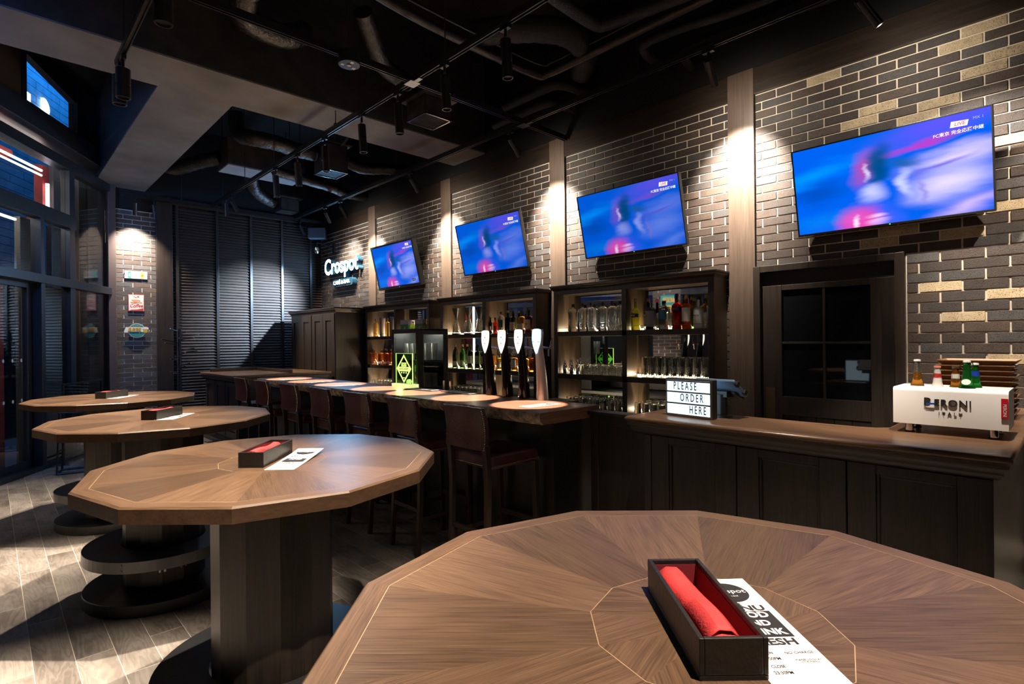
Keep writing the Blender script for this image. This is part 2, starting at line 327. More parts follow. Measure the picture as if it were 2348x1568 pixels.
# floor is trimmed along the glass front
fl=B(); fl.prism([(5.2,-4.2),(5.2,10.6),(1.1,10.6)]+[(fpt(s,-0.06,0).x,fpt(s,-0.06,0).y) for s in (0,9.0)]+[(-3.4,-4.2)],-0.12,0.0)
struct('floor',fl,M['floor'])
cl=B(); cl.prism([(5.2,-4.3),(5.2,10.6),(1.1,10.6)]+[(fpt(s,-0.12,0).x,fpt(s,-0.12,0).y) for s in (0,9.0)]+[(-4.5,-4.3)],ZC,ZC+0.1)
struct('ceiling',cl,M['ceil'])
XW=4.71
BAYS=[(-1.4,1.91),(2.135,4.01),(4.235,6.10),(6.325,8.16),(8.385,10.25)]
PIL=[(1.91,2.135),(4.01,4.235),(6.10,6.325),(8.16,8.385)]
wr=struct('wall_right',B().box(XW+0.006,XW+0.2,1.92,10.6,0,3.57).box(XW+0.006,XW+0.2,-4.2,0.87,0,3.57).box(XW+0.006,XW+0.2,0.87,1.92,2.10,3.57).box(XW+0.07,XW+0.2,0.87,1.92,0,2.10,1).box(XW-0.03,XW+0.2,-4.2,10.6,3.79,ZC,1),[M['mortar'],M['black']])
DARK=[(0.052,0.037,0.030),(0.062,0.044,0.035),(0.066,0.061,0.060),(0.050,0.042,0.039),(0.075,0.052,0.040),(0.045,0.033,0.028)]
CREAM=(0.50,0.395,0.25)
CREAMS=[(1.05,3.47),(0.22,3.36)]
def wall_pt(px,py):
    d=_cam_dir((px-1174)/FPX,-(py-784)/FPX,1); t=XW/d.x; return d.y*t,1.5+d.z*t
CP=[(1897,180),(2173,100),(2248,62),(2020,250),(1988,283),(2172,222),(2120,258),(2248,172),(2315,116),(2318,323),(2316,346),(2316,397),(2316,471),(2076,521),(2229,530),(2028,553),(2176,654),(2231,725),(2321,671),(2320,815),(2231,535),(2318,893),(2230,46),(2160,76),(1978,272)]
CREAMS=[wall_pt(*p) for p in CP]
rb=random.Random(3)
def bay_bricks(y0,y1,zlo,hole=None,cream=False,b=None):
    b=b or B(); k=0; z=3.56
    while z-0.07>=zlo-0.03:
        y=y1; L=0.237; first=L*(0.75 if k%2==0 else 0.25); ln=first; n=0
        while y>y0+0.012:
            ya=max(y-ln+0.011,y0+0.004); yb=y-(0.004 if n==0 else 0)
            if hole and z-0.035<hole[2] and yb>hole[0]: yb=hole[0]-0.004
            if yb-ya>0.012:
                yl,yr=ya,yb
                c=rb.choice(DARK); q=0.85+0.3*rb.random(); c=tuple(v*q for v in c)
                if cream and any(yl<=p[0]<=yr and z-0.07<=p[1]<=z for p in CREAMS): c=CREAM
                j=rb.uniform(-0.0015,0.0015)
                b.box(XW+j,XW+0.012,yl,yr,z-0.0655,z-0.0045,0,c)
            y-=ln; ln=L; n+=1
        z-=0.07; k+=1
    return b
bb=B()
for i,(y0,y1) in enumerate(BAYS): bay_bricks(y0,y1,0.2 if i==0 else 0.75,(0.862,1.93,2.11) if i==0 else None,i==0,bb)
bb.build('brickwork',M['brick'],wr,bevel=0.0012,seg=1)
for i,(y0,y1) in enumerate(PIL): struct('trim_%d'%(i+1),B().box(XW-0.028,XW+0.01,y0,y1,0,3.79),M['pillar'],bevel=0.003)
fb=B()
for y0,y1 in BAYS: fb.box(XW-0.022,XW+0.01,y0,y1,3.565,3.79)
struct('trim_5',fb,M['dwoody'],bevel=0.002)
# back wall: pier of bricks, pilasters, louvre panelling
wb=struct('wall_back',B().box(1.1,5.2,10.30,10.5,0,ZC),M['black'])
pb=B(); z=3.59; k=0
while z>0.3:
    x=1.425; ln=0.237*(0.45 if k%2 else 0.95)*1.0; n=0
    while x<1.955:
        xe=min(x+ln-0.01,1.955)
        if xe-x>0.015:
            c=rb.choice(DARK); q=1.25+0.4*rb.random(); pb.box(x,xe,10.25+rb.uniform(-0.002,0.001),10.262,z-0.0655,z-0.0045,0,tuple(v*q for v in c))
        x+=ln; ln=0.237; n+=1
    z-=0.07; k+=1
pb.build('brickwork',M['brick'],wb,bevel=0.0012,seg=1)
B().box(1.42,1.96,10.256,10.30,0,3.60).build('mortar_bed',M['mortar'],wb)
struct('trim_6',B().box(1.955,2.18,10.20,10.30,0,3.79),M['dwood'],bevel=0.004)
struct('trim_7',B().box(1.325,1.422,10.16,10.30,0,3.93),M['bronze'],bevel=0.004)
lv=B(); z=0.06
while z<3.74:
    x0,x1=2.18,4.71
    lv.add([(x0,10.268,z+0.047),(x1,10.268,z+0.047),(x1,10.236,z+0.008),(x0,10.236,z+0.008),(x0,10.244,z+0.002),(x1,10.244,z+0.002),(x1,10.276,z+0.041),(x0,10.276,z+0.041)],[(0,1,2,3),(3,2,5,4),(4,5,6,7)])
    z+=0.0485
lo=lv.build('louvre_panelling',M['louver'],wb)
for x in (2.25,2.85,3.40,3.945,4.485): B().box(x-0.021,x+0.021,10.222,10.29,0,3.77).build('louvre_mullion',M['dwood'],wb,bevel=0.002)
B().box(2.18,4.71,10.21,10.29,0,0.07).build('louvre_sill',M['dwoodx'],wb)
struct('trim_8',B().box(2.18,4.71,10.22,10.30,3.77,3.86),M['dwoodx'],bevel=0.003)
# concrete beams
struct('ceiling_beam',B().box(-1.08,4.675,5.341,5.999,3.945,ZC-0.002,1).box(1.176,1.823,6.0,10.295,3.945,ZC-0.002,1).box(-1.08,4.675,5.34,6.0,3.93,3.945).box(1.175,1.824,6.0,10.295,3.93,3.945),[M['conc'],M['beamshade']])
struct('wall_rear',B().box(-4.5,5.2,-4.3,-4.2,0,ZC),M['black'])
struct('wall_left',B().box(-4.5,-3.4,-4.2,2.45,0,ZC),M['black'])
struct('baseboard_right',B().box(XW-0.02,XW,-1.4,0.86,0,0.1),M['dwoody'])
# ---- glass front
S1=8.6
def fb_(name,s0,s1,o0,o1,z0,z1,m='fframe',bev=0.003): return struct(name,B().fbox(s0,s1,o0,o1,z0,z1),M[m],bevel=bev)
fb_('trim_9',-0.06,S1,-0.06,0.07,2.26,2.365)
fb_('trim_10',0.96,S1,-0.06,0.07,3.045,3.215)
fb_('trim_11',-0.1,S1,-0.10,0.06,3.82,3.95)
fb_('trim_12',-0.1,S1,-0.12,0.20,4.02,4.27)
fb_('trim_13',0.955,1.07,-0.06,0.05,0,3.82)
fb_('trim_14',1.625,1.70,-0.06,0.05,0,3.05)
fb_('trim_15',0.80,0.86,-0.06,0.05,4.27,ZC)
fb_('trim_16',1.93,2.02,-0.06,0.05,4.27,ZC)
fb_('trim_17',-0.06,S1,-0.07,0.06,-0.02,0.05)
fb_('trim_18',-0.1,0.80,-0.08,0.04,4.27,ZC,'bronze')
fb_('trim_19',2.02,S1,-0.08,0.04,4.27,ZC,'bronze')
pt=B(); pt.add([fpt(0.86,-0.05,4.78),fpt(0.86,0.04,4.78),fpt(1.93,0.04,4.93),fpt(1.93,-0.05,4.93),fpt(0.86,-0.05,ZC),fpt(0.86,0.04,ZC),fpt(1.93,0.04,ZC),fpt(1.93,-0.05,ZC)],[(0,1,2,3),(4,7,6,5),(0,4,5,1),(1,5,6,2),(2,6,7,3),(3,7,4,0)])
struct('trim_20',pt,M['fframe'])
def pane(name,s0,s1,z0,z1,o=-0.01): return struct(name,B().fbox(s0,s1,o,o+0.008,z0,z1),M['pane'])
pane('window_1',0.86,1.93,4.27,4.95); pane('window_2',1.07,S1,3.215,3.82); pane('window_3',0.02,0.955,2.365,3.82)
pane('window_4',1.07,1.625,2.365,3.045); pane('window_5',1.70,S1,2.365,3.045); pane('window_6',0.02,0.955,0.05,2.26); pane('window_7',1.07,1.625,0.05,2.26)
# sliding glass door
d1=tag(bpy.data.objects.new('door_2',None),kind='structure'); COL.objects.link(d1)
B().fbox(1.72,1.80,-0.10,-0.045,0.03,2.26).fbox(3.2,3.28,-0.10,-0.045,0.03,2.26).build('door_stile',M['fframe'],d1,bevel=0.003)
B().fbox(1.80,3.2,-0.10,-0.045,0.03,0.13).fbox(1.80,3.2,-0.10,-0.045,2.19,2.26).build('door_rail',M['fframe'],d1,bevel=0.003)
B().fbox(1.80,3.2,-0.078,-0.070,0.13,2.19).build('door_pane',M['pane'],d1)
mk=B()
for zz in (0.86,1.33):
    for i in range(9):
        s=1.88+0.155*i; c=fpt(s,-0.066,zz); T=basis(c,FU,(0,0,1)); 
        mk.prism([(0.016*math.cos(a),0.021*math.sin(a)) for a in [2*math.pi*q/14 for q in range(14)]],-0.001,0.001,T=T)
mk.build('safety_dots',M['plwhite'],d1)
for s,zz in ((1.585,1.36),(0.925,1.40)): B().prism([(0.016*math.cos(a),0.022*math.sin(a)) for a in [2*math.pi*q/14 for q in range(14)]],-0.001,0.001,T=basis(fpt(s,0.003,zz),FU,(0,0,1))).build('safety_dot',M['plwhite'],d1)
struct('wall_outer_left',B().fbox(S1,S1+0.3,-0.1,0.2,0,ZC),M['black'])
# outside the glass: panels, red posts, lane wall
for i,(s0,s1,z0,z1) in enumerate(((0.29,0.65,3.1,4.04),(-0.36,0.02,0,4.03),(1.03,1.36,2.35,3.13),(0.38,0.70,2.30,3.14),(0.25,1.36,0,2.28))):
    fb_('trim_%d'%(21+i),s0,s1,-0.42,-0.35,z0,z1,'panel',0.006)
def red(s0,s1,z0,z1,lab): tag(struct('red_post',B().fbox(s0,s1,-0.50,-0.40,z0,z1),M['redpaint'],bevel=0.004),kind='structure')
red(0.80,0.965,0,3.2,''); red(0.06,0.21,0,4.0,''); red(1.60,1.95,0,2.3,'')
struct('trim_26',B().fbox(1.4,S1,-0.47,-0.40,3.84,3.93).fbox(0.66,0.80,-0.50,-0.40,3.2,3.95),M['redpaint'])
lw=B(); 
for r in range(32):
    zz=2.6+0.13*r; s=-4.5-(0.35 if r%2 else 0)
    while s<6.0: lw.fbox(s,s+0.69,-1.9,-1.8,zz,zz+0.122); s+=0.70
M['lane']=mat('painted_lane_brick',(0.20,0.22,0.24),0.7,var=0.25,vs=5)
tag(lw.build('wall_lane',M['lane']),kind='structure')
tag(B().fbox(-4.5,9,-1.98,-1.9,0,7).build('wall_lane_base',M['black']),kind='structure')
tag(B().fbox(-4.5,9,-1.9,-0.1,-0.12,-0.02).build('ground_lane',mat('asphalt',(0.06,0.06,0.06),0.8)),kind='structure')
# brick pier with posters on the left side (seen in the mirrors)
pr=struct('wall_pier',B().fbox(4.47,5.03,0.05,0.24,0,3.9),M['mortar'])
q=B(); z=3.6; k=0
while z>0.4:
    s=4.47; ln=0.237*(0.5 if k%2 else 1)
    while s<5.03:
        e=min(s+ln-0.01,5.03)
        if e-s>0.02:
            c=rb.choice(DARK); vs=[fpt(a,o,zz) for zz in (z-0.0655,z-0.0045) for a,o in ((s,0.238),(e,0.238),(e,0.246),(s,0.246))]
            q.add(vs,[(3,2,1,0),(4,5,6,7),(0,1,5,4),(1,2,6,5),(2,3,7,6),(3,0,4,7)],0,c)
        s+=ln; ln=0.237
    z-=0.07; k+=1
q.build('brickwork',M['brick'],pr)
# door 1 in the right wall
d=tag(bpy.data.objects.new('door_1',None),kind='structure'); COL.objects.link(d)
YA,YB,ZT=0.866,1.925,2.106
f=B().box(XW-0.035,XW+0.03,YA,YA+0.062,0,ZT).box(XW-0.035,XW+0.03,YB-0.055,YB,0,ZT).box(XW-0.035,XW+0.03,YA+0.062,YB-0.055,ZT-0.055,ZT)
f.build('door_frame',M['dwood'],d,bevel=0.004)
B().box(XW+0.01,XW+0.06,YA+0.062,YB-0.055,1.94,2.051).build('door_header',M['black'],d)
lf=B(); x0,x1=XW+0.008,XW+0.05
lf.box(x0,x1,0.93,1.085,0,1.94).box(x0,x1,1.712,1.868,0,1.94).box(x0,x1,1.085,1.712,1.895,1.94).box(x0,x1,1.085,1.712,0.875,1.025).box(x0,x1,1.085,1.712,0,0.12)
for i in range(5): lf.box(x0+0.012,x1,1.087+0.125*i,1.208+0.125*i,0.12,0.875)
lf.build('door_leaf',M['dwood'],d,bevel=0.003)
B().box(XW+0.028,XW+0.034,1.08,1.72,1.02,1.9).build('door_glazing',M['darkglass'],d)
B().box(x0+0.004,XW+0.028,1.389,1.408,1.025,1.895).box(x0+0.004,XW+0.028,1.085,1.389,1.455,1.473).box(x0+0.004,XW+0.028,1.408,1.712,1.455,1.473).build('glazing_bar',M['dwood'],d,bevel=0.002)
pp=B().box(x0-0.003,x0,1.768,1.842,0.78,1.095)
for yy in (1.776,1.834): pp.cyl((x0-0.006,yy,1.086),(x0-0.003,yy,1.086),0.004,n=8)
pp.build('push_plate',M['brass'],d)
# ================================================================== LIGHTING TRACKS AND SPOTS
ZT_=3.725
def spot_light(parent,loc,direction,power,angle,blend,col,size=0.02):
    l=bpy.data.lights.new('spot_light','SPOT'); l.energy=power; l.spot_size=R_(angle); l.spot_blend=blend; l.color=col; l.shadow_soft_size=size
    o=bpy.data.objects.new('spot_light',l); COL.objects.link(o); o.parent=parent; o.location=loc
    o.rotation_euler=Vector(direction).to_track_quat('-Z','Y').to_euler(); return o
def track(name,p0,p1,label,rods=(),group=None):
    p0,p1=Vector(p0),Vector(p1); ax=(p1-p0).normalized(); L=(p1-p0).length; sd=Vector((-ax.y,ax.x,0))
    t=thing(name,label,'light track',p0)
    def bar(o0,o1,z0,z1):
        b=B(); vs=[ax*a+sd*c+Vector((0,0,zz)) for zz in (z0,z1) for a,c in ((0,o0),(L,o0),(L,o1),(0,o1))]
        return b.add(vs,[(3,2,1,0),(4,5,6,7),(0,1,5,4),(1,2,6,5),(2,3,7,6),(3,0,4,7)])
    b=bar(-0.022,0.022,0.012,0.05)
    for o0,o1 in ((-0.018,-0.010),(0.010,0.018)):
        c=bar(o0,o1,-0.004,0.012); b.add(c.v,c.f)
    b.build('rail',M['blackmetal'],t)
    bar(-0.006,0.006,0.006,0.0125).build('conductor_slot',M['pipe'],t)
    for r in rods:
        q=ax*r; B().cyl(q+Vector((0,0,0.05)),q+Vector((0,0,ZC-ZT_)),0.005,n=8).box(q.x-0.014,q.x+0.014,q.y-0.014,q.y+0.014,0.05,0.075).build('hanger_rod',M['pipe'],t)
    return t
track('lighting_track',(2.65,-3.5,ZT_),(2.65,9.78,ZT_),'long black light track hanging above the bar counter',(4.2,5.85,7.0,8.9,10.6,11.7))
track('lighting_track',(4.0,-3.5,ZT_),(4.0,9.78,ZT_),'black light track running close along the brick wall',(4.6,6.1,8.1,9.9,11.6))
track('lighting_track',(0.77,-3.5,ZT_),(0.77,5.33,ZT_),'black light track above the row of wooden tables',(6.5,8.55))
track('lighting_track',(0.80,3.97,ZT_+0.001),(4.66,3.97,ZT_+0.001),'black track crossing between the bar track and the wall track',())
track('lighting_track',(1.83,9.84,ZT_),(4.6,9.84,ZT_),'black light track across the far louvred wall',(0.4,1.0,2.0))
def joint(x,y,lab):
    t=thing('track_joint',lab,'track connector',(x,y,ZT_)); B().box(-0.05,0.05,-0.055,0.055,-0.012,-0.004).box(-0.02,0.02,-0.13,-0.055,-0.010,-0.004).build('cover_plate',M['brushed'] if x<3 else M['blackmetal'],t,bevel=0.002)
joint(2.65,3.97,'pale metal crossing plate on the bar light track'); joint(4.0,3.97,'dark crossing plate on the wall light track')
def spot(kind,x,y,direction,power,angle,blend,col,label,r=0.038,L=0.27,lens='lensdim',drop=0.10,size=0.02,ldir=None,spill=0):
    d=Vector(direction).normalized(); t=thing('track_spotlight',label,'spotlight',(x,y,ZT_-0.004),0,None)
    B().box(-0.016,0.016,-0.045,0.045,-0.03,0.0).cyl((0,0,-0.03),(0,0,-drop+0.02),0.011,n=10).build('adapter',M['blackmetal'],t)
    c0=Vector((0,0,-drop)); ring=d.orthogonal().normalized()
    up=-d
    b=B().cyl(c0,c0+d*(L*0.55),r,n=20).cyl(c0+d*(L*0.55),c0+d*(L*0.58),r*0.93,n=20).cyl(c0+d*(L*0.58),c0+d*(L-0.012),r,n=20)
    # open rim
    p=c0+d*(L-0.012); a=d.orthogonal().normalized(); bb_=d.cross(a); n=20; vs=[]
    for rr,off in ((r,0),(r,0.012),(r*0.82,0.012),(r*0.80,-0.01)): vs+=[p+d*off+(a*math.cos(2*math.pi*i/n)+bb_*math.sin(2*math.pi*i/n))*rr for i in range(n)]
    b.add(vs,[(k*n+i,k*n+(i+1)%n,(k+1)*n+(i+1)%n,(k+1)*n+i) for k in range(3) for i in range(n)])
    b.build('lamp_body',M['blackmetal'],t,smooth=True)
    side=Vector((0,1,0)) if abs(d.y)<0.9 else Vector((1,0,0))
    yk=B().cyl(Vector((0,0,-drop+0.03)),c0+side*(r+0.006)-Vector((0,0,0.0)),0.005,n=8).cyl(c0+side*(r+0.006),c0+d*0.07+side*(r+0.006),0.005,n=8)
    yk.build('yoke',M['blackmetal'],t)
    B().cyl(c0+d*(L-0.026),c0+d*(L-0.018),r*0.80,n=20).build('lamp_lens',M[lens],t)
    if power>0: spot_light(t,c0+d*(L+0.012),ldir or d,power,angle,blend,col,size)
    if spill: spot_light(t,c0+d*(L+0.012),Vector((1,0,-0.35)),spill,150,1.0,col,0.03)
    return t
ORD=['nearest','second','third','fourth','fifth','sixth','farthest']
for i,y in enumerate((2.80,3.51,4.20,4.85,5.66,6.38,7.06)):
    spot('bar',2.65,y,(0.045,-0.03,-1),1400,13.6,0.12,(1.0,0.74,0.62),'black cylinder spotlight above the bar counter, %s of the seven over the slab'%ORD[i],lens='lensdim' if i else 'lensdim')
WL=[(0.96,(0.5,-0.62,-1.15),520,70,'black spotlight at the upper right edge, high above the door'),
    (1.97,(0.66,0.06,-0.75),860,67,'slim black spotlight aimed at the post left of the dark door'),
    (4.17,(0.66,-0.03,-0.75),860,67,'slim black spotlight aimed at the post between the two middle televisions'),
    (6.05,(0.66,0.10,-0.75),860,67,'slim black spotlight aimed at the post beside the second farthest television'),
    (8.02,(0.66,0.16,-0.75),800,67,'slim spotlight on the wall track, nearer one of the far pair'),
    (8.55,(0.60,0.42,-0.68),560,68,'slim spotlight on the wall track, farther one of the far pair')]
for y,dv,pw,an,lab in WL: spot('wall',4.0,y,dv,pw,an,1.0,NEUT,lab,r=0.026,L=0.20,drop=0.09,lens='lens',spill=26)
for y,dv,pw,lab in ((3.76,(-0.24,0.0,-1),1150,'bright spotlight at the top edge above the table row'),
                    (5.10,(-0.22,0.12,-1),620,'nearer black spotlight of the pair under the concrete beam'),
                    (5.25,(-0.20,0.25,-1),620,'farther black spotlight of the pair under the concrete beam')):
    spot('table',0.77,y,(0,0.02,-1),pw,60,0.6,WARM,lab,ldir=dv,r=0.05,L=0.22,lens='lens',drop=0.10)
# lamps of the same tracks above and behind the camera
for x,y,dv,pw,an,lab in ((0.77,2.0,(-0.24,-0.04,-1),1000,60,'table track spotlight above the second nearest table'),(0.77,-0.15,(0.05,0.25,-1),620,70,'table track spotlight above the nearest table'),(2.65,0.30,(0.42,0.10,-1),420,44,'bar track spotlight aimed at the white bottle display'),(2.65,1.25,(0.20,0.02,-1),300,44,'bar track spotlight above the lit letter box'),(4.0,-0.35,(0.45,0.15,-1),260,64,'wall track spotlight above the stacked trays')):
    spot('unseen',x,y,dv,pw,an,0.5,WARM,lab,r=0.04,L=0.2,lens='lens')
for x,dv,pw,lab in ((1.62,(0.06,0.42,-1),420,'lit spotlight above the brick pier at the far left'),(1.86,(0.1,0.05,-1),0,'unlit slim spotlight beside the lit one over the brick pier'),
                 (4.12,(0.42,-0.10,-1),26,'tilted spotlight in the far corner beside the speaker')):
    spot('far',x,9.84 if x>1.9 else 9.86,dv,pw,90 if x<1.9 else 60,1.0,NEUT,lab,r=0.028,L=0.19,drop=0.08,lens='lens')
spot('far',2.65,9.05,(0.05,0.02,-1),260,46,0.6,NEUT,'lit upright spotlight at the far end of the bar track',r=0.028,L=0.19,drop=0.08,lens='lens')
spot('far',2.65,8.80,(0.62,-0.02,-1),520,50,0.7,WARM,'tilted spotlight near the far end of the bar track',r=0.028,L=0.19,drop=0.08,lens='lens')
tag(B().box(1.45,1.83,9.845,9.875,ZT_,ZT_+0.04).build('lighting_track',M['blackmetal']),'short black light track above the brick pier','light track')
# round device on the cross track
t=thing('ceiling_sensor','round black drum with small white labels hanging beside the cross track','sensor',(2.05,3.94,3.66))
B().cyl((0,0,0),(0,0,0.10),0.082,n=28).build('drum',M['blackmetal'],t,smooth=True,bevel=0.004)
B().cyl((0,0,0.10),(0,0,ZC-3.66),0.006,n=8).build('hanger_rod',M['pipe'],t)
for x,y in ((-0.045,0.02),(0.0,-0.05),(0.05,0.025)): B().box(x-0.012,x+0.012,y-0.014,y+0.014,-0.0015,0).build('label',M['paper'],t)
B().cyl((0,0.0,-0.004),(0,0,0),0.016,n=14).build('sensor_eye',M['brass'],t)
# ================================================================== CEILING SERVICES
def vent_box(x0,x1,y0,y1,z0,z1,lab,flange=True,blue=False):
    t=thing('air_vent',lab,'air vent',((x0+x1)/2,(y0+y1)/2,z0)); a,b_=(x1-x0)/2,(y1-y0)/2; h=z1-z0
    bx=B()
    for s in ((-a,-a+0.008,-b_,b_),(a-0.008,a,-b_,b_),(-a,a,-b_,-b_+0.008),(-a,a,b_-0.008,b_)): bx.box(*s,0,h)
    bx.box(-a,a,-b_,b_,h-0.01,h)
    bx.build('duct_box',M['sheet'],t,bevel=0.002)
    if flange: B().box(-a-0.05,a+0.05,-b_-0.05,b_+0.05,h,h+0.02).build('flange',M['sheet'],t)
    fr=B()
    for s in ((-a-0.004,-a+0.012,-b_-0.004,b_+0.004),(a-0.012,a+0.004,-b_-0.004,b_+0.004),(-a,a,-b_-0.004,-b_+0.012),(-a,a,b_-0.012,b_+0.004)): fr.box(*s,-0.006,0.006)
    fr.build('grille_frame',M['chrome'],t)
    g=B(); n=13
    for i in range(n):
        yy=-b_+0.02+(2*b_-0.04)*i/(n-1); g.box(-a+0.01,a-0.01,yy-0.003,yy+0.003,0.004,0.03,T=None)
    g.build('grille_blades',M['sheet'],t)
    B().cyl((0,0,h+0.02),(0,0,ZC-z0),0.006,n=8).build('hanger_rod',M['pipe'],t)
    return t
vent_box(3.32,3.66,4.74,5.08,3.90,4.10,'square metal air vent box hanging in front of the concrete beam')
vent_box(3.38,3.71,7.2,7.56,3.90,4.28,'square air vent box with bright rim beyond the concrete beam')
vent_box(3.56,3.86,9.25,9.55,3.74,3.95,'farthest small air vent box near the louvred wall')
t=thing('air_conditioner','long grey-bottomed air handling unit behind the concrete beam','air conditioner',(3.05,8.65,4.06))
B().box(-0.56,0.56,-0.24,0.24,0.012,0.40).build('casing',M['sheet'],t,bevel=0.006); B().box(-0.55,0.55,-0.23,0.23,0,0.012).build('bottom_panel',M['galv'],t)
for sx in (-0.5,0.5):
    for sy in (-0.2,0.2): B().cyl((sx,sy,0.40),(sx,sy,ZC-4.06),0.006,n=8).build('hanger_rod',M['pipe'],t)
def ppx(px,py,z):
    dd=_cam_dir((px-1174)/FPX,-(py-784)/FPX,1); k=(z-1.5)/dd.z; return Vector((dd.x*k,dd.y*k,z))
def smooth_path(pts,k=6):
    pts=[Vector(p) for p in pts]; out=[]
    for i in range(len(pts)-1):
        p0=pts[max(i-1,0)];p1=pts[i];p2=pts[i+1];p3=pts[min(i+2,len(pts)-1)]
        for j in range(k):
            t=j/k; out.append(0.5*((2*p1)+(p2-p0)*t+(2*p0-5*p1+4*p2-p3)*t*t+(3*p1-p0-3*p2+p3)*t**3))
    return out+[pts[-1]]
def duct(name,pts,r,m,lab,cat='duct',flex=True,group=None,n=14):
    P=smooth_path(pts,10 if flex else 6); rs=[r*(1+0.04*math.sin(i*2.4)+(0.02*math.sin(i*5.1))) for i in range(len(P))] if flex else r
    o=B().tube(P,rs,n).build(name,M[m],None,smooth=True); tag(o,lab,cat,group); return o
duct('flexible_duct',[(2.05,4.05,4.95),(1.80,4.35,4.62),(1.56,4.62,4.40),(1.56,4.82,4.26),(1.72,4.95,4.26),(1.98,5.02,4.30),(2.2,5.1,4.45)],0.105,'duct','crinkled foil duct hanging at the upper left of the ceiling')
duct('flexible_duct',[(2.40,7.75,4.55),(2.42,7.70,4.28),(2.50,7.45,4.17),(2.78,7.42,4.17),(3.1,7.5,4.17),(3.37,7.48,4.17)],0.10,'duct','foil duct bending down beside the air handling unit')
duct('flexible_duct',[(2.40,4.35,4.4),(2.62,4.55,4.28),(2.85,4.75,4.22),(3.08,4.88,4.24),(3.24,4.92,4.24)],0.085,'duct','dull foil duct behind the cross track, feeding the near vent box')
duct('flexible_duct',[(3.78,7.35,4.12),(4.0,7.3,4.06),(4.35,7.2,4.10),(4.68,7.1,4.10)],0.085,'duct','foil duct leaving the bright rimmed vent box towards the wall')
duct('flexible_duct',[(3.0,8.05,3.99),(3.4,8.1,3.97),(3.9,8.2,3.96),(4.3,8.4,3.96),(4.65,8.45,3.98)],0.075,'duct','long foil duct running low behind the bright rimmed vent box')
duct('flexible_duct',[(3.02,9.05,4.2),(3.1,9.2,4.0),(3.3,9.35,3.92),(3.50,9.42,3.88)],0.10,'duct','crumpled foil duct feeding the farthest vent box')
duct('flexible_duct',[(1.95,9.7,4.25),(2.05,9.3,4.12),(2.3,9.0,4.2),(2.5,8.8,4.25)],0.10,'duct','dark foil duct left of the air handling unit')
duct('flexible_duct',[(3.15,3.75,4.25),(3.40,3.35,4.22),(3.72,3.15,4.22),(4.05,3.2,4.2),(4.3,3.45,4.18)],0.11,'ductdark','large dark duct coiled behind the pipes in the upper middle')
duct('insulated_pipe',[(1.9,3.66,4.15),(2.3,3.69,4.12),(2.9,3.70,4.10),(3.85,3.69,4.10),(3.965,3.58,4.10),(3.977,3.2,4.10),(3.98,2.2,4.10),(3.98,-0.5,4.10)],0.036,'pipe','thick dark pipe bending at the corner above the bar track','pipe',False)
duct('conduit_pipe',[(1.9,3.61,4.20),(2.4,3.63,4.18),(3.0,3.63,4.17),(3.84,3.62,4.17),(3.93,3.5,4.17),(3.94,3.1,4.17),(3.94,2.0,4.17),(3.94,-0.5,4.17)],0.010,'blackmetal','thin black conduit following the thick dark pipe','pipe',False)
duct('insulated_pipe',[(2.9,2.76,4.12),(3.2,2.76,4.10),(3.62,2.76,4.10),(3.70,2.68,4.10),(3.76,2.4,4.10),(3.95,1.2,4.10),(4.0,0.2,4.1)],0.052,'ductdark','net-wrapped lagged pipe with a sharp bend at the top edge','pipe',False)
duct('insulated_pipe',[(4.20,4.45,4.12),(4.195,4.0,4.12),(4.20,3.76,4.12),(4.28,3.66,4.12),(4.5,3.62,4.12),(4.66,3.6,4.12)],0.055,'ductdark','dark lagged pipe, upper of the pair behind the wall track','pipe',False)
duct('insulated_pipe',[(4.30,4.75,4.02),(4.29,4.2,4.02),(4.30,3.95,4.02),(4.38,3.86,4.02),(4.66,3.82,4.02)],0.045,'ductdark','dark lagged pipe, lower of the pair behind the wall track','pipe',False)
duct('insulated_pipe',[(4.60,2.72,4.06),(4.25,2.68,4.06),(4.15,2.60,4.08),(4.2,2.3,4.10),(4.32,1.7,4.1),(4.40,0.3,4.1)],0.042,'ductdark','dark lagged pipe hooking round above the third television','pipe',False)
duct('insulated_pipe',[(4.64,2.45,3.98),(4.42,2.40,3.98),(4.36,2.32,3.98),(4.40,2.0,4.0),(4.5,1.0,4.0)],0.042,'ductdark','shorter dark lagged pipe hooked above the door side television','pipe',False)
duct('conduit_pipe',[(2.0,6.6,4.35),(2.5,6.65,4.32),(3.0,6.7,4.30),(3.35,6.72,4.30),(3.5,6.8,4.26),(3.52,7.0,4.2)],0.018,'pipe','slim dark pipe above the far vent box','pipe',False)
# gold-lit lamp high in the entrance corner; gold light put into its brass colour
t=thing('wall_spotlight','gold-lit cylinder lamp on a bracket high in the entrance corner','spotlight',fpt(1.15,0.65,4.46))
B().cyl((0,0,-0.02),(0,0,0.22),0.055,n=20).build('lamp_body',M['brass'],t,smooth=True,bevel=0.003)
B().tube([(0.055,0,0.02),(0.14,0.02,0.02),(0.19,0.03,0.02)],0.010,8).build('bracket_arm',M['brass'],t)
B().cyl((0.19,0.03,0.02),(0.205,0.033,0.02),0.045,n=18).build('wall_plate',M['brass'],t)
spot_light(t,(0,0,0.28),(0.1,-0.1,1),22,120,0.6,(1.0,0.7,0.3))
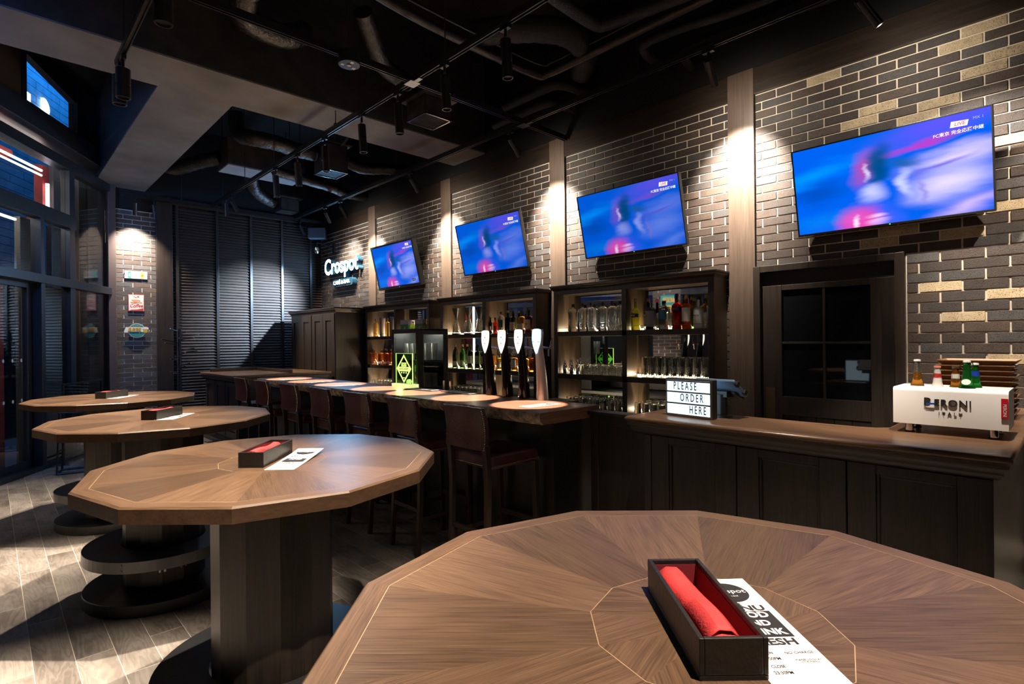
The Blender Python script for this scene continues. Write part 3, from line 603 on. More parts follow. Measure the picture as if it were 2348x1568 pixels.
# strip lights outside the glass
def neon(p0,p1,r,m,lab):
    t=tag(B().cyl(p0,p1,r,n=10).build('strip_light',M[m]),lab,'light')
neon(fpt(0.90,-0.36,3.84),fpt(5.0,-0.36,3.83),0.016,'tube','upper bright strip light outside the high window at left')
neon(fpt(0.90,-0.36,3.775),fpt(5.0,-0.36,3.765),0.013,'tube','lower bright strip light outside the high window at left')
neon(fpt(0.77,-0.36,3.37),fpt(0.77,-0.36,3.70),0.022,'tubev','short upright glowing tube outside the high window')
neon(fpt(1.44,-0.36,3.07),fpt(5.0,-0.36,3.085),0.016,'tube','bright strip light under the middle beam outside the door')
for s,zz,lab in ((-1.40,5.62,'glowing white street disc left in the high blue window'),(-1.84,5.72,'glowing white street disc right in the high blue window')):
    pass
def street_disc(s,zz,r,half,lab):
    T=basis(fpt(s,-1.78,zz),FU,(0,0,1)); n=28
    pts=[(r*math.cos(a),r*math.sin(a)) for a in ([2*math.pi*i/n for i in range(n)] if not half else [math.pi/2+math.pi*i/n for i in range(n+1)])]
    tag(B().prism(pts,-0.05,0.0,T=T).build('street_sign',M['disc']),lab,'sign')
street_disc(-1.80,5.70,0.165,True,'half round glowing white sign outside the high blue window')
tag(B().fbox(-1.52,-1.335,-1.84,-1.78,5.40,5.80).build('street_sign',M['disc']),'glowing white block sign outside, left part of the high blue window','sign')
# ================================================================== HIGH TABLES
def table_top(parent):
    RO,RB,RI=0.61,0.565,0.193; A=[2*math.pi*i/12 for i in range(12)]; TH=0.048
    P=lambda r,i:(r*math.cos(A[i%12]),r*math.sin(A[i%12]))
    vs=[];fs=[];uv=[];mi=[];cols=[]
    def face(pts,ang,col,m=0,off=(0,0)):
        o=len(vs); vs.extend(pts); fs.append(tuple(range(o,o+len(pts)))); c,s=math.cos(ang),math.sin(ang)
        uv.append([(p[0]*c+p[1]*s+off[0], -p[0]*s+p[1]*c+off[1]) for p in pts]); mi.append(m); cols.append(col)
    rr=random.Random(5); Z=0.0
    for i in range(12):
        am=A[i]+math.pi/12; v=(0.70,1.12,0.80,1.22,0.88,1.05,0.72,1.18,0.84,1.10,0.76,1.02)[i]  # wedge tones put the veneer's differing sheen into the colour
        a,b=P(RI,i),P(RI,i+1); c,d=P(RB,i+1),P(RB,i); e,f=P(RO,i+1),P(RO,i)
        face([(*a,Z),(*d,Z),(*c,Z),(*b,Z)],am,(v,v,v),0,(i*1.7,i*0.9))
        face([(0,0,Z),(*a,Z),(*b,Z)],am+0.5,(0.95+0.05*(i%3),)*3,0,(3+i*0.3,2))
        face([(*d,Z),(*f,Z),(*e,Z),(*c,Z)],am+math.pi/2,(1.02,1.0,0.98),0,(i*2.3,5))
        g,h=P(RO+0.006,i),P(RO+0.006,i+1)
        face([(*f,Z),(*g,Z-0.006),(*h,Z-0.006),(*e,Z)],am+math.pi/2,(0.95,)*3,0,(i,7))
        face([(*g,Z-0.006),(*g,Z-TH),(*h,Z-TH),(*h,Z-0.006)],am+math.pi/2,(0.6,)*3,1,(i,9))
    face([(*P(RO+0.006,11-i),Z-TH) for i in range(12)],0,(0.5,)*3,1)
    def line(p,q,w):
        d=Vector((q[0]-p[0],q[1]-p[1],0)).normalized(); n=Vector((-d.y,d.x,0))*w; p=Vector((*p,Z+0.0003)); q=Vector((*q,Z+0.0003))
        face([tuple(p-n),tuple(q-n),tuple(q+n),tuple(p+n)],0,(1,1,1),2)
    for i in range(12):
        line(P(RI,i),P(RI,i+1),0.0007); line(P(RB,i),P(RB,i+1),0.0007)
    me=bpy.data.meshes.new('tabletop'); me.from_pydata(vs,[],fs)
    for m in ('top','topedge','inlay'): me.materials.append(M[m])
    me.uv_layers.new(name='UVMap'); me.color_attributes.new('Col','FLOAT_COLOR','CORNER'); u=me.uv_layers['UVMap']; ca=me.color_attributes['Col']
    for p in me.polygons:
        p.material_index=mi[p.index]
        for k,li in enumerate(p.loop_indices): u.data[li].uv=uv[p.index][k]; ca.data[li].color=(*cols[p.index],1)
    o=bpy.data.objects.new('tabletop',me); COL.objects.link(o); o.parent=parent; o.location=(0,0,1.05); return o
def high_table(x,y,label):
    t=thing('high_table',label,'table',(x,y,0)); table_top(t)
    B().prism(ngon(12,0.215,math.pi/12),0.0,1.002).build('pedestal',M['dwood'],t,bevel=0.002)
    b=B().prism(ngon(64,0.41),0.0,0.07); b.build('base_disc',M['steel'],t,bevel=0.004)
    fr=B(); n=64
    for z0,z1 in ((0.245,0.31),):
        ro=ngon(n,0.41); ri=ngon(n,0.222); vs=[(*p,z) for z in (z0,z1) for ring in (ro,ri) for p in ring]
        fr.add(vs,[(i,(i+1)%n,2*n+(i+1)%n,2*n+i) for i in range(n)]+[(n+i,3*n+i,3*n+(i+1)%n,n+(i+1)%n) for i in range(n)]+[(2*n+i,2*n+(i+1)%n,3*n+(i+1)%n,3*n+i) for i in range(n)]+[(i,n+i,n+(i+1)%n,(i+1)%n) for i in range(n)])
    for a in (4.0,4.9): 
        for zz in (0.262,0.293): fr.cyl((0.41*math.cos(a),0.41*math.sin(a),zz),(0.413*math.cos(a),0.413*math.sin(a),zz),0.006,n=8)
    fr.build('foot_rest',M['steel'],t,bevel=0.003)
    s=B()
    for a in (-math.pi/2-0.26,-math.pi/2+0.26):
        c=Vector((0.209*math.cos(a),0.209*math.sin(a),0.19)); s.prism(rrect(0.036,0.052,0.004),0,0.004,T=basis(c,(-math.sin(a),math.cos(a),0),(0,0,1)))
    s.build('power_outlet',M['brushed'],t)
    return t
TBL=[(0.815,0.40,'nearest twelve-sided wooden high table filling the lower right corner'),(0.79,2.158,'second wooden high table from the front, with the thick dark pedestal in full view'),
     (0.785,3.95,'third wooden high table from the front, showing foot ring and round base on pale floor'),(0.785,5.77,'farthest wooden high table, beside the glass front')]
for a in TBL: high_table(*a)
# ---- napkin boxes, napkins, menus on the tables
BW,BL,BH,BT=0.092,0.265,0.056,0.007
def napkin_box(x,y,rz,label,nlab):
    t=thing('napkin_box',label,'box',(x,y,1.05),rz); w_,l=BW/2,BL/2
    b=B().box(-w_,w_,-l,l,0,BT)
    for s in ((-w_,-w_+BT,-l,l),(w_-BT,w_,-l,l),(-w_+BT,w_-BT,-l,-l+BT),(-w_+BT,w_-BT,l-BT,l)): b.box(*s,BT,BH)
    b.build('box_body',M['boxblk'],t,bevel=0.0012)
    i=B(); e=0.0006
    i.box(-w_+BT,w_-BT,-l+BT,l-BT,BT,BT+e)
    for s in ((-w_+BT,-w_+BT+e,-l+BT,l-BT),(w_-BT-e,w_-BT,-l+BT,l-BT),(-w_+BT,w_-BT,-l+BT,-l+BT+e),(-w_+BT,w_-BT,l-BT-e,l-BT)): i.box(*s,BT,BH-0.008)
    i.build('lining',M['redlin'],t)
    # folded cloth roll lying in the box
    n=thing('napkin',nlab,'napkin',(x,y,1.05+BT),rz); prof=[(-0.034,0.002),(-0.036,0.022),(-0.026,0.038),(-0.008,0.044),(0.010,0.040),(0.020,0.026),(0.022,0.003)]
    cl=B(); K=14; vs=[]
    for k in range(K+1):
        q=k/K; yy=-0.118+0.228*q; hz=1.0-0.18*q+0.06*math.sin(7*q); sh=0.004*math.sin(5*q)-0.004*q
        for px_,pz in prof: vs.append((px_+sh+0.0015*math.sin(9*q+px_*90),yy,max(0.001,pz*hz+0.0012*math.sin(13*q+px_*120))))
    m=len(prof); cl.add(vs,[(k*m+j,k*m+(j+1)%m,(k+1)*m+(j+1)%m,(k+1)*m+j) for k in range(K) for j in range(m)]+[tuple(range(m)),tuple(range(K*m+m-1,K*m-1,-1))])
    cl.build('cloth_roll',M['red'],n,smooth=True)
    fl_=B(); vs=[]
    for k in range(K+1):
        q=k/K; yy=-0.112+0.222*q
        for px_,pz in ((-0.030,0.034),(-0.012,0.0475),(0.006,0.046),(0.0185,0.034)): vs.append((px_+0.003*math.sin(4*q)-0.005*q,yy,(pz)*(1.0-0.16*q+0.06*math.sin(7*q))+0.0025))
    fl_.add(vs,[(k*4+j,k*4+j+1,(k+1)*4+j+1,(k+1)*4+j) for k in range(K) for j in range(3)])
    o=fl_.build('folded_flap',M['red'],n,smooth=True); sd=o.modifiers.new('thick','SOLIDIFY'); sd.thickness=0.002
    return t
def menu_card(x,y,rz,label,z=1.0505,w_=0.105,h=0.30,curl=0.0,tilt=0.0):
    t=thing('menu_card',label,'menu',(x,y,z),rz); n=10; b=B(); vs=[]
    for k in range(n+1):
        q=k/n; yy=-h/2+h*q; zz=curl*(q**2)
        vs+=[(-w_/2,yy,zz+0.0006),(w_/2,yy,zz+0.0006),(w_/2,yy,zz),(-w_/2,yy,zz)]
    b.add(vs,[(k*4+j,k*4+(j+1)%4,(k+1)*4+(j+1)%4,(k+1)*4+j) for k in range(n) for j in range(4)]+[(0,1,2,3),(4*n+3,4*n+2,4*n+1,4*n)])
    b.build('sheet',M['paper'],t)
    zz=lambda yy: 0.0009+curl*(((yy+h/2)/h)**2)
    X,Y=Vector((1,0,0)),Vector((0,1,0))
    def T(xx,yy): return basis((xx,yy,zz(yy)),X,Y)
    s=w_/0.105
    B().prism([(0.036*s*math.cos(a),0.036*s*math.sin(a)) for a in [2*math.pi*i/36 for i in range(36)]],0,0.0003,T=T(0,0.098*h/0.3)).build('logo_disc',M['ink'],t)
    text('logo_text','Crospot',M['paper'],t,basis((0,0.101*h/0.3,zz(0.1)+0.0006),X,Y),0.019*s,0.0001,0.004)
    text('logo_subtext','CAFÉ & BAR',M['paper'],t,basis((0,0.084*h/0.3,zz(0.09)+0.0006),X,Y),0.005*s,0.0001)
    text('menu_text','THE',M['ink'],t,T(-0.004,0.056*h/0.3),0.011*s,0.0001,0.01)
    text('menu_text','MENU',M['ink'],t,T(0,0.043*h/0.3),0.024*s,0.0001,0.03,sx=1.15)
    B().box(-0.040*s,0.040*s,-0.041*h/0.3,0.033*h/0.3,zz(0),zz(0)+0.0003).build('black_panel',M['ink'],t)
    for q,(tx,sz) in enumerate((('FOOD',0.024),('AND',0.022),('DRINK',0.023))):
        yy=(0.021-0.0245*q)*h/0.3; text('panel_text',tx,M['paper'],t,basis((0,yy,zz(yy)+0.0006),X,Y),sz*s,0.0001,0.035,sx=0.95)
    text('menu_text','FRESH',M['ink'],t,T(0,-0.054*h/0.3),0.024*s,0.0001,0.03,sx=1.1)
    for q,(tx,sz) in enumerate((('OPEN',0.0085),('17:00PM',0.0095),('CLOSE',0.0085),('23:30PM',0.0095))):
        text('hours_text',tx,M['ink'],t,T(-0.024,(-0.080-0.0135*q-(0.004 if q>1 else 0))*h/0.3),sz*s,0.0001,0.01,sx=0.8)
    text('note_text','NO CHARGE',M['ink'],t,T(0.022,-0.081*h/0.3),0.0085*s,0.0001,shear=0.2,sx=0.85)
    text('note_text','PLEASE LOOK AT\nOUR MENU',M['ink'],t,T(0.026,-0.100*h/0.3),0.0048*s,0.0001,shear=0.2)
    return t
napkin_box(0.797,0.416,R_(-43.3),'black open napkin box on the nearest table','folded red cloth napkin in the box on the nearest table')
napkin_box(0.776,2.183,R_(-43.5),'black open napkin box on the second nearest table','folded red cloth napkin in the box on the second nearest table')
napkin_box(0.78,3.950,R_(-43),'black open napkin box on the third table','folded red cloth napkin in the box on the third table')
napkin_box(0.772,5.795,R_(-44),'black open napkin box on the farthest table','folded red cloth napkin in the box on the farthest table')
menu_card(0.873,0.361,R_(-41.8),'white printed menu card beside the box on the nearest table',h=0.315)
menu_card(0.853,2.095,R_(-43.5),'white printed menu card curling up on the second nearest table',curl=0.014,h=0.315)
menu_card(0.842,3.92,R_(-36),'white printed menu card on the third table')
menu_card(0.842,5.77,R_(-38),'white printed menu card on the farthest table')
# ================================================================== BAR STOOLS
def make_stool(label):
    t=thing('bar_stool',label,'bar stool',(0,0,0),0,'oxblood leather stools along the bar')
    # back (tall pad) : local x forward to the bar, y along the bar
    K,J=10,8; b=B(); Wb=0.187
    def xo(q): return -0.232-0.020*q**1.5+0.014*math.sin(math.pi*q)
    vs=[]
    for side in (0,1):
        for k in range(K+1):
            q=k/K; zz=0.838+0.262*q
            for j in range(J+1):
                u=-1+2*j/J; bow=0.012*(1-u*u); puff=0.010*(1-u**4)*(1-(2*q-1)**4)
                top=0.012*(u*u)*q
                x=xo(q)+( -0.020-puff-bow if side==0 else 0.022+puff*1.2-bow)
                vs.append((x,u*Wb,zz-0.010*(1-u*u)*q*0+ -top*0.3))
    n=(K+1)*(J+1); g=lambda s,k,j:s*n+k*(J+1)+j; fs=[]
    for k in range(K):
        for j in range(J): fs+=[(g(0,k,j),g(0,k,j+1),g(0,k+1,j+1),g(0,k+1,j)),(g(1,k,j+1),g(1,k,j),g(1,k+1,j),g(1,k+1,j+1))]
    for k in range(K): fs+=[(g(0,k,0),g(0,k+1,0),g(1,k+1,0),g(1,k,0)),(g(0,k,J),g(1,k,J),g(1,k+1,J),g(0,k+1,J))]
    for j in range(J): fs+=[(g(0,0,j),g(1,0,j),g(1,0,j+1),g(0,0,j+1)),(g(0,K,j),g(0,K,j+1),g(1,K,j+1),g(1,K,j))]
    b.add(vs,fs); bk=b.build('backrest',M['leather'],t,smooth=True,bevel=0.006)
    st=B()
    def stud(p,nrm,r=0.0042):
        a=Vector(nrm); st.lathe([(r,0),(r*0.8,r*0.5),(0.0002,r*0.75)],7); k=len(st.v)-21; T=basis(p,a.orthogonal(),a.cross(a.orthogonal()))
        st.v[k:]=[tuple(T@Vector(v)) for v in st.v[k:]]
    for k in range(23):
        q=k/22
        for s in (-1,1): stud((xo(q)-0.016,s*(Wb+0.002),0.846+0.25*q),(0,s,0))
    for k in range(31):
        u=-0.97+1.94*k/30; stud((xo(1)-0.014-0.012*(1-u*u),u*Wb,1.1015),(0,0,1),0.0036)
    st.build('back_nailheads',M['stud'],bk,smooth=True)
    # seat
    s=B(); prof=[]
    s.prism(rrect(0.43,0.40,0.035,5),0.715,0.805,T=Matrix.Translation((0.015,0,0)))
    se=s.build('seat',M['leather'],t,smooth=True,bevel=0.018,seg=4)
    st=B(); zz=0.737
    for k in range(38):
        x=-0.185+0.40*k/37
        for sg in (-1,1): stud((x,sg*0.2015,zz),(0,sg,0),0.0038)
    for k in range(34):
        y=-0.17+0.34*k/33
        for x,nx in ((-0.2015,-1),(0.2315,1)): stud((x,y,zz),(nx,0,0),0.0038)
    st.build('seat_nailheads',M['stud'],se,smooth=True)
    def leg(pts,w0,w1):
        b=B(); vs=[]; n=len(pts)
        for i,p in enumerate(pts):
            w_=w0+(w1-w0)*i/(n-1); vs+=[(p[0]+a*w_,p[1]+c*w_,p[2]) for a,c in ((-1,-1),(1,-1),(1,1),(-1,1))]
        b.add(vs,[(i*4+j,i*4+(j+1)%4,(i+1)*4+(j+1)%4,(i+1)*4+j) for i in range(n-1) for j in range(4)]+[(3,2,1,0),(4*n-4,4*n-3,4*n-2,4*n-1)])
        return b.build('leg',M['legwood'],t,bevel=0.002)
    for sg in (-1,1):
        leg([(-0.235,sg*0.174,0),(-0.212,sg*0.174,0.35),(-0.205,sg*0.174,0.62),(-0.214,sg*0.174,0.80),(-0.226,sg*0.174,0.87)],0.015,0.020)
        leg([(0.225,sg*0.174,0),(0.215,sg*0.174,0.4),(0.205,sg*0.174,0.72)],0.014,0.020)
        B().box(-0.212,0.215,sg*0.174-0.010,sg*0.174+0.010,0.245,0.275).build('side_stretcher',M['legwood'],t,bevel=0.002)
    B().box(0.205,0.228,-0.174,0.174,0.30,0.335).build('foot_rail',M['legwood'],t,bevel=0.002)
    B().box(-0.225,-0.203,-0.174,0.174,0.305,0.335).build('rear_stretcher',M['legwood'],t,bevel=0.002)
    return t
SY=[2.678,3.375,4.06,4.735,5.434,6.16,6.84]
SLAB=['bar stool closest to the camera, at the near end of the bar slab','second bar stool from the near end of the bar slab','third bar stool from the near end of the bar slab',
      'middle one of the seven bar stools, fourth from either end','fifth bar stool from the near end, third from the far end','sixth bar stool from the near end, second from the far end','farthest bar stool, beside the dark return counter']
s0=make_stool('oxblood leather '+SLAB[0]); s0.location=(2.392,SY[0],0)
for i in range(1,7): dup(s0,(2.392+0.004*((i*3)%3-1),SY[i],0),R_((-1.5,1,-0.5,0.8,-1,0.5)[i-1]),'oxblood leather '+SLAB[i])
# ================================================================== BAR
rs=random.Random(11)
t=thing('bar_slab','thick reddish-brown live-edge wooden slab on the bar, lit in round pools','bar top',(0,0,0))
y0,y1,zt,zb=2.335,7.42,1.05,0.972
N=150; b=B(); prev=None; vs=[]; fs=[]
def edge(y,l): 
    e=2.478+0.012*math.sin(y*1.9)+0.007*math.sin(y*5.3+1)+0.004*math.sin(y*17)
    return e
rows=[]
for i in range(N+1):
    y=y0+(y1-y0)*i/N; rr_=[]
    bump=[0.0,0.006,-0.004,0.004,0.012]
    for j in range(7):
        q=j/6; z=zt-(zt-zb)*q; e=edge(y,0)+0.030*q**1.6-0.014*math.sin(math.pi*q)+(0 if j==0 else rs.uniform(-0.006,0.006))
        if y>7.3: e+=0.12*((y-7.3)/0.12)**2*0.5
        rr_.append((e,y,z))
    rows.append(rr_)
for r in rows: vs+=r
fs=[(i*7+j,(i+1)*7+j,(i+1)*7+j+1,i*7+j+1) for i in range(N) for j in range(6)]
B().add(vs,fs).build('live_edge',M['bark'],t,smooth=True)
vs=[];fs=[]
for r in rows: vs+=[r[0],(3.072,r[0][1],zt)]
fs=[(2*i,2*i+1,2*i+3,2*i+2) for i in range(N)]
B().add(vs,fs).build('top_face',M['slabtop'],t)
bt=B(); e0=[p for p in rows[0]]; bt.add(e0+[(3.072,y0,zb),(3.072,y0,zt)],[tuple(range(9))]); e1=[p for p in rows[-1]]; bt.add(e1+[(3.072,y1,zb),(3.072,y1,zt)],[tuple(range(8,-1,-1))])
bt.add([(3.072,y0,zb),(3.072,y0,zt),(3.072,y1,zt),(3.072,y1,zb)],[(0,1,2,3)]); n_=N
bt.add([r[-1] for r in rows]+[(3.072,r[0][1],zb) for r in rows],[(i,i+1,N+2+i,N+1+i) for i in range(N)])
bt.build('sawn_ends',M['slabend'],t)
t=thing('bar_counter','black panelled bar body below the wooden slab','bar')
B().box(2.66,3.05,2.40,7.36,0.06,0.972).build('front_body',mat('bar_panel_black',(0.020,0.021,0.023),0.38),t)
B().box(2.70,3.05,2.42,7.34,0,0.06).build('toe_kick',M['black'],t)
for y in (2.40,3.23,4.06,4.89,5.72,6.55,7.345): B().box(2.652,2.66,y,y+0.012,0.06,0.97).build('panel_joint',M['blackmetal'],t)
for y in (3.0,3.75,4.42,5.1,5.8,6.5):
    B().tube([(2.66,y,0.945),(2.625,y,0.945),(2.61,y,0.915),(2.62,y,0.89),(2.64,y,0.885)],0.006,8).build('bag_hook',M['blackmetal'],t,smooth=True)
B().box(2.655,3.06,2.388,2.40,0,0.972).build('end_panel',M['blackmetal'],t)
t=thing('service_worktop','low dark worktop behind the bar slab carrying the bottle cooler','worktop')
B().box(3.075,3.60,2.42,7.2,0.80,0.84).build('top',M['brushed'],t,bevel=0.003); B().box(3.10,3.58,2.44,7.18,0.08,0.80).build('body',M['black'],t); B().box(3.14,3.56,2.48,7.14,0,0.08).build('plinth',M['black'],t)
t=thing('swing_gate','dark wooden swing gate between the bar end and the order counter','gate')
B().box(2.98,3.02,1.90,2.325,0.12,1.0).box(2.965,2.98,1.90,1.96,0.12,1.0).box(2.965,2.98,2.265,2.325,0.12,1.0).box(2.965,2.98,1.96,2.265,0.93,1.0).box(2.965,2.98,1.96,2.265,0.12,0.22).build('gate_leaf',M['dwood'],t,bevel=0.003)
B().box(2.94,3.05,1.895,2.33,1.0,1.022).build('gate_cap',M['dwoody'],t,bevel=0.004)
B().box(3.0,3.03,1.90,1.93,0,0.12).box(3.0,3.03,2.295,2.325,0,0.12).build('gate_foot',M['blackmetal'],t)
# ---- order counter (L-shaped) with moulded edge
def mould_path(path,prof,closed=False):
    """sweep a profile [(out,z)] along a path of 2D points; out is to the right of travel"""
    P=[Vector((x,y,0)) for x,y in path]; n=len(P); m=len(prof); vs=[]
    for i,p in enumerate(P):
        d0=(P[i]-P[i-1]).normalized() if i>0 else (P[1]-P[0]).normalized(); d1=(P[i+1]-P[i]).normalized() if i<n-1 else d0
        r0=Vector((d0.y,-d0.x,0)); r1=Vector((d1.y,-d1.x,0)); r=(r0+r1); r=r/ max(r.dot(r0),1e-6)
        for o,z in prof: vs.append(tuple(p+r*o+Vector((0,0,z))))
    b=B(); b.add(vs,[(i*m+j,i*m+(j+1)%m,(i+1)*m+(j+1)%m,(i+1)*m+j) for i in range(n-1) for j in range(m)]+[tuple(range(m-1,-1,-1)),tuple(range((n-1)*m,n*m))]); return b
t=thing('order_worktop','dark walnut counter top with a moulded edge, at right','counter top')
CT=1.05
B().prism([(2.79,1.835),(2.79,0.235),(4.68,0.235),(4.68,0.67),(3.26,0.67),(3.21,0.72),(3.19,0.80),(3.18,1.835)],1.012,CT-0.0008).build('top_panel',M['ctop'],t)
NOSE=[(-0.001,1.0),(-0.001,CT),(0.040,CT),(0.050,CT-0.004),(0.056,CT-0.013),(0.056,CT-0.020),(0.050,CT-0.028),(0.044,CT-0.031),(0.044,1.0)]
mould_path([(3.18,1.835),(2.79,1.835),(2.79,0.235),(4.68,0.235)][::-1],[(-o,z) for o,z in NOSE]).build('edge_band',M['ctop'],t,smooth=True)
COVE=[(-0.03,1.012),(0.046,1.012),(0.045,1.004),(0.036,0.996),(0.030,0.985),(0.029,0.974),(0.021,0.966),(0.019,0.958),(0.008,0.950),(-0.03,0.950)]
mould_path([(3.18,1.835),(2.79,1.835),(2.79,0.235),(4.68,0.235)][::-1],[(-o,z) for o,z in COVE]).build('under_moulding',M['dwoody'],t,smooth=True)
t=thing('order_counter','dark oak panelled base of the order counter','counter')
B().box(2.815,3.14,0.25,1.80,0.0,0.9485).box(3.14,4.66,0.25,0.64,0,0.9485).build('carcass',M['dwood'],t)
def panel_front(y0_,y1_):
    b=B(); x0=2.795
    b.box(x0,2.815,y0_,y0_+0.11,0.10,0.945).box(x0,2.815,y1_-0.11,y1_,0.10,0.945).box(x0,2.815,y0_+0.11,y1_-0.11,0.905,0.945).box(x0,2.815,y0_+0.11,y1_-0.11,0.10,0.24)
    m=B(); ya,yb,za,zb_=y0_+0.11,y1_-0.11,0.24,0.905
    for s in ((ya,ya+0.012,za,zb_),(yb-0.012,yb,za,zb_),(ya+0.012,yb-0.012,za,za+0.012),(ya+0.012,yb-0.012,zb_-0.012,zb_)): m.box(2.803,2.8152,*s)
    o=b.build('front_panel',M['dwood'],t,bevel=0.0025); m.build('panel_bead',M['dwood'],o,bevel=0.003)
for k in range(3): panel_front(0.240+0.504*k,0.738+0.504*k)
B().box(2.797,2.815,1.752,1.80,0.10,0.945).build('corner_post',M['dwood'],t,bevel=0.003)
B().box(2.785,2.815,0.24,1.80,0,0.10).build('plinth',M['dwoody'],t,bevel=0.003)
# ---- return counter at the far end
t=thing('return_worktop','dark wooden return counter top at the far end of the bar','counter top')
B().box(2.47,3.93,8.22,9.86,1.012,1.05).build('top',M['ctop'],t,bevel=0.008)
B().box(2.49,3.9,8.24,8.262,0.965,1.012).box(2.49,2.512,8.262,9.84,0.965,1.012).build('edge_moulding',M['dwoody'],t,bevel=0.004)
t=thing('return_counter','panelled dark oak base of the far return counter','counter')
B().box(2.56,3.90,8.30,9.84,0.0,0.965).build('carcass',M['dwood'],t)
for y in (8.32,8.84,9.34):
    b=B(); 
    for s in ((y,y+0.07,0.14,0.94),(y+0.41,y+0.48,0.14,0.94),(y+0.07,y+0.41,0.87,0.94),(y+0.07,y+0.41,0.14,0.22)): b.box(2.543,2.56,*s)
    b.build('front_panel',M['dwood'],t,bevel=0.003)
mould_path([(3.9,8.30),(2.56,8.30),(2.56,9.84)],[(0.0,0),(-0.06,0),(-0.06,0.07),(-0.045,0.09),(-0.03,0.10),(0.0,0.12)]).build('plinth',M['dwoody'],t)
B().box(3.30,3.34,8.30,9.80,1.051,1.10).box(2.60,3.34,9.72,9.80,1.051,1.10).build('low_ledge',M['dwoody'],tag(thing('counter_ledge','low wooden ledge board lying on the far return counter','board')),bevel=0.003)
# ================================================================== BACK SHELVES
XF=4.468
def shelf_unit(ya,yb,label,mirror_from=0.80):
    t=thing('shelf_unit',label,'shelf unit'); ym=(ya+yb)/2-0.0; sw=0.052
    B().box(XF,4.70,ya,ya+sw,0,2.04).build('side_panel',M['shelfin'],t,bevel=0.002); B().box(XF,4.70,yb-sw,yb,0,2.04).build('side_panel',M['shelfin'],t,bevel=0.002)
    f=B().box(XF-0.012,XF,ya,ya+sw,0,2.04).box(XF-0.012,XF,yb-sw,yb,0,2.04).box(XF-0.012,XF,ym-0.027,ym+0.027,0,2.04).box(XF-0.012,XF,ya+sw,ym-0.027,1.99,2.04).box(XF-0.012,XF,ym+0.027,yb-sw,1.99,2.04)
    f.build('face_frame',M['dwood'],t,bevel=0.002)
    B().box(XF,4.66,ym-0.022,ym+0.022,0,2.0).build('divider',M['shelfin'],t)
    B().box(XF,4.70,ya+sw,yb-sw,2.0,2.04).build('top_board',M['dwoody'],t)
    for z0,z1 in ((1.545,1.595),(1.092,1.145),(0.745,0.795)):
        B().box(XF-0.012,4.66,ya+sw,yb-sw,z0,z1).build('shelf_board',M['dwoody'],t,bevel=0.002)
    B().box(4.655,4.66,ya+sw,yb-sw,0.795,2.0).build('mirror_back',M['mirror'],t)
    B().box(XF,4.655,ya+sw,yb-sw,0.0,0.745).build('base_body',M['dwood'],t)
    co=mould_path([(4.705,ya),(XF-0.012,ya),(XF-0.012,yb),(4.705,yb)],[(0.0,2.035),(-0.006,2.035),(-0.012,2.045),(-0.024,2.056),(-0.028,2.070),(-0.036,2.074),(-0.036,2.088),(0.0,2.088)])
    co.box(XF-0.01,4.705,ya,yb,2.04,2.086); co.build('cornice',M['dwoody'],t)
    for zz in (1.595,1.145,0.795):
        for a,b_ in ((ya+sw+0.004,ym-0.03),(ym+0.03,yb-sw-0.004)):
            B().box(4.636,4.652,a,b_,zz,zz+0.016).build('glow_strip',M['led'],t)
            l=bpy.data.lights.new('shelf_light','AREA'); l.shape='RECTANGLE'; l.size=b_-a-0.02; l.size_y=0.012; l.energy=6; l.color=(1.0,0.80,0.52)
            o=bpy.data.objects.new('shelf_light',l); COL.objects.link(o); o.parent=t; o.location=(4.632,(a+b_)/2,zz+0.020); o.rotation_euler=Matrix(((0,0.66,0.75),(1,0,0),(0,0.75,-0.66))).to_euler()
    if ya>4 and ya<5:
        for z0,z1 in ((1.15,1.54),(1.60,1.96)): B().box(4.644,4.654,5.575,5.590,z0,z1).build('glow_strip',M['led'],t)  # upright strips stand in for a neon tube reflected in the mirror
    # brass gallery rail along two shelves
    for zz in (1.595,1.145):
        rl=B()
        for a,b_ in ((ya+sw,ym-0.03),(ym+0.03,yb-sw)):
            rl.cyl((XF+0.006,a,zz+0.040),(XF+0.006,b_,zz+0.040),0.0016,n=6)
            k=0
            while a+0.02+k*0.33<b_: rl.cyl((XF+0.006,a+0.02+k*0.33,zz),(XF+0.006,a+0.02+k*0.33,zz+0.040),0.0022,n=6); k+=1
        rl.build('gallery_rail',M['blackmetal'],t)
    return t
UN=[(2.165,3.985),(4.25,6.055),(6.315,8.10)]
shelf_unit(*UN[0],'dark oak back bar shelf unit with clear bottles and tall beer glasses, nearest the door')
shelf_unit(*UN[1],'dark oak back bar shelf unit behind the four beer taps')
shelf_unit(*UN[2],'dark oak back bar shelf unit farthest away, beside the tall cupboard')
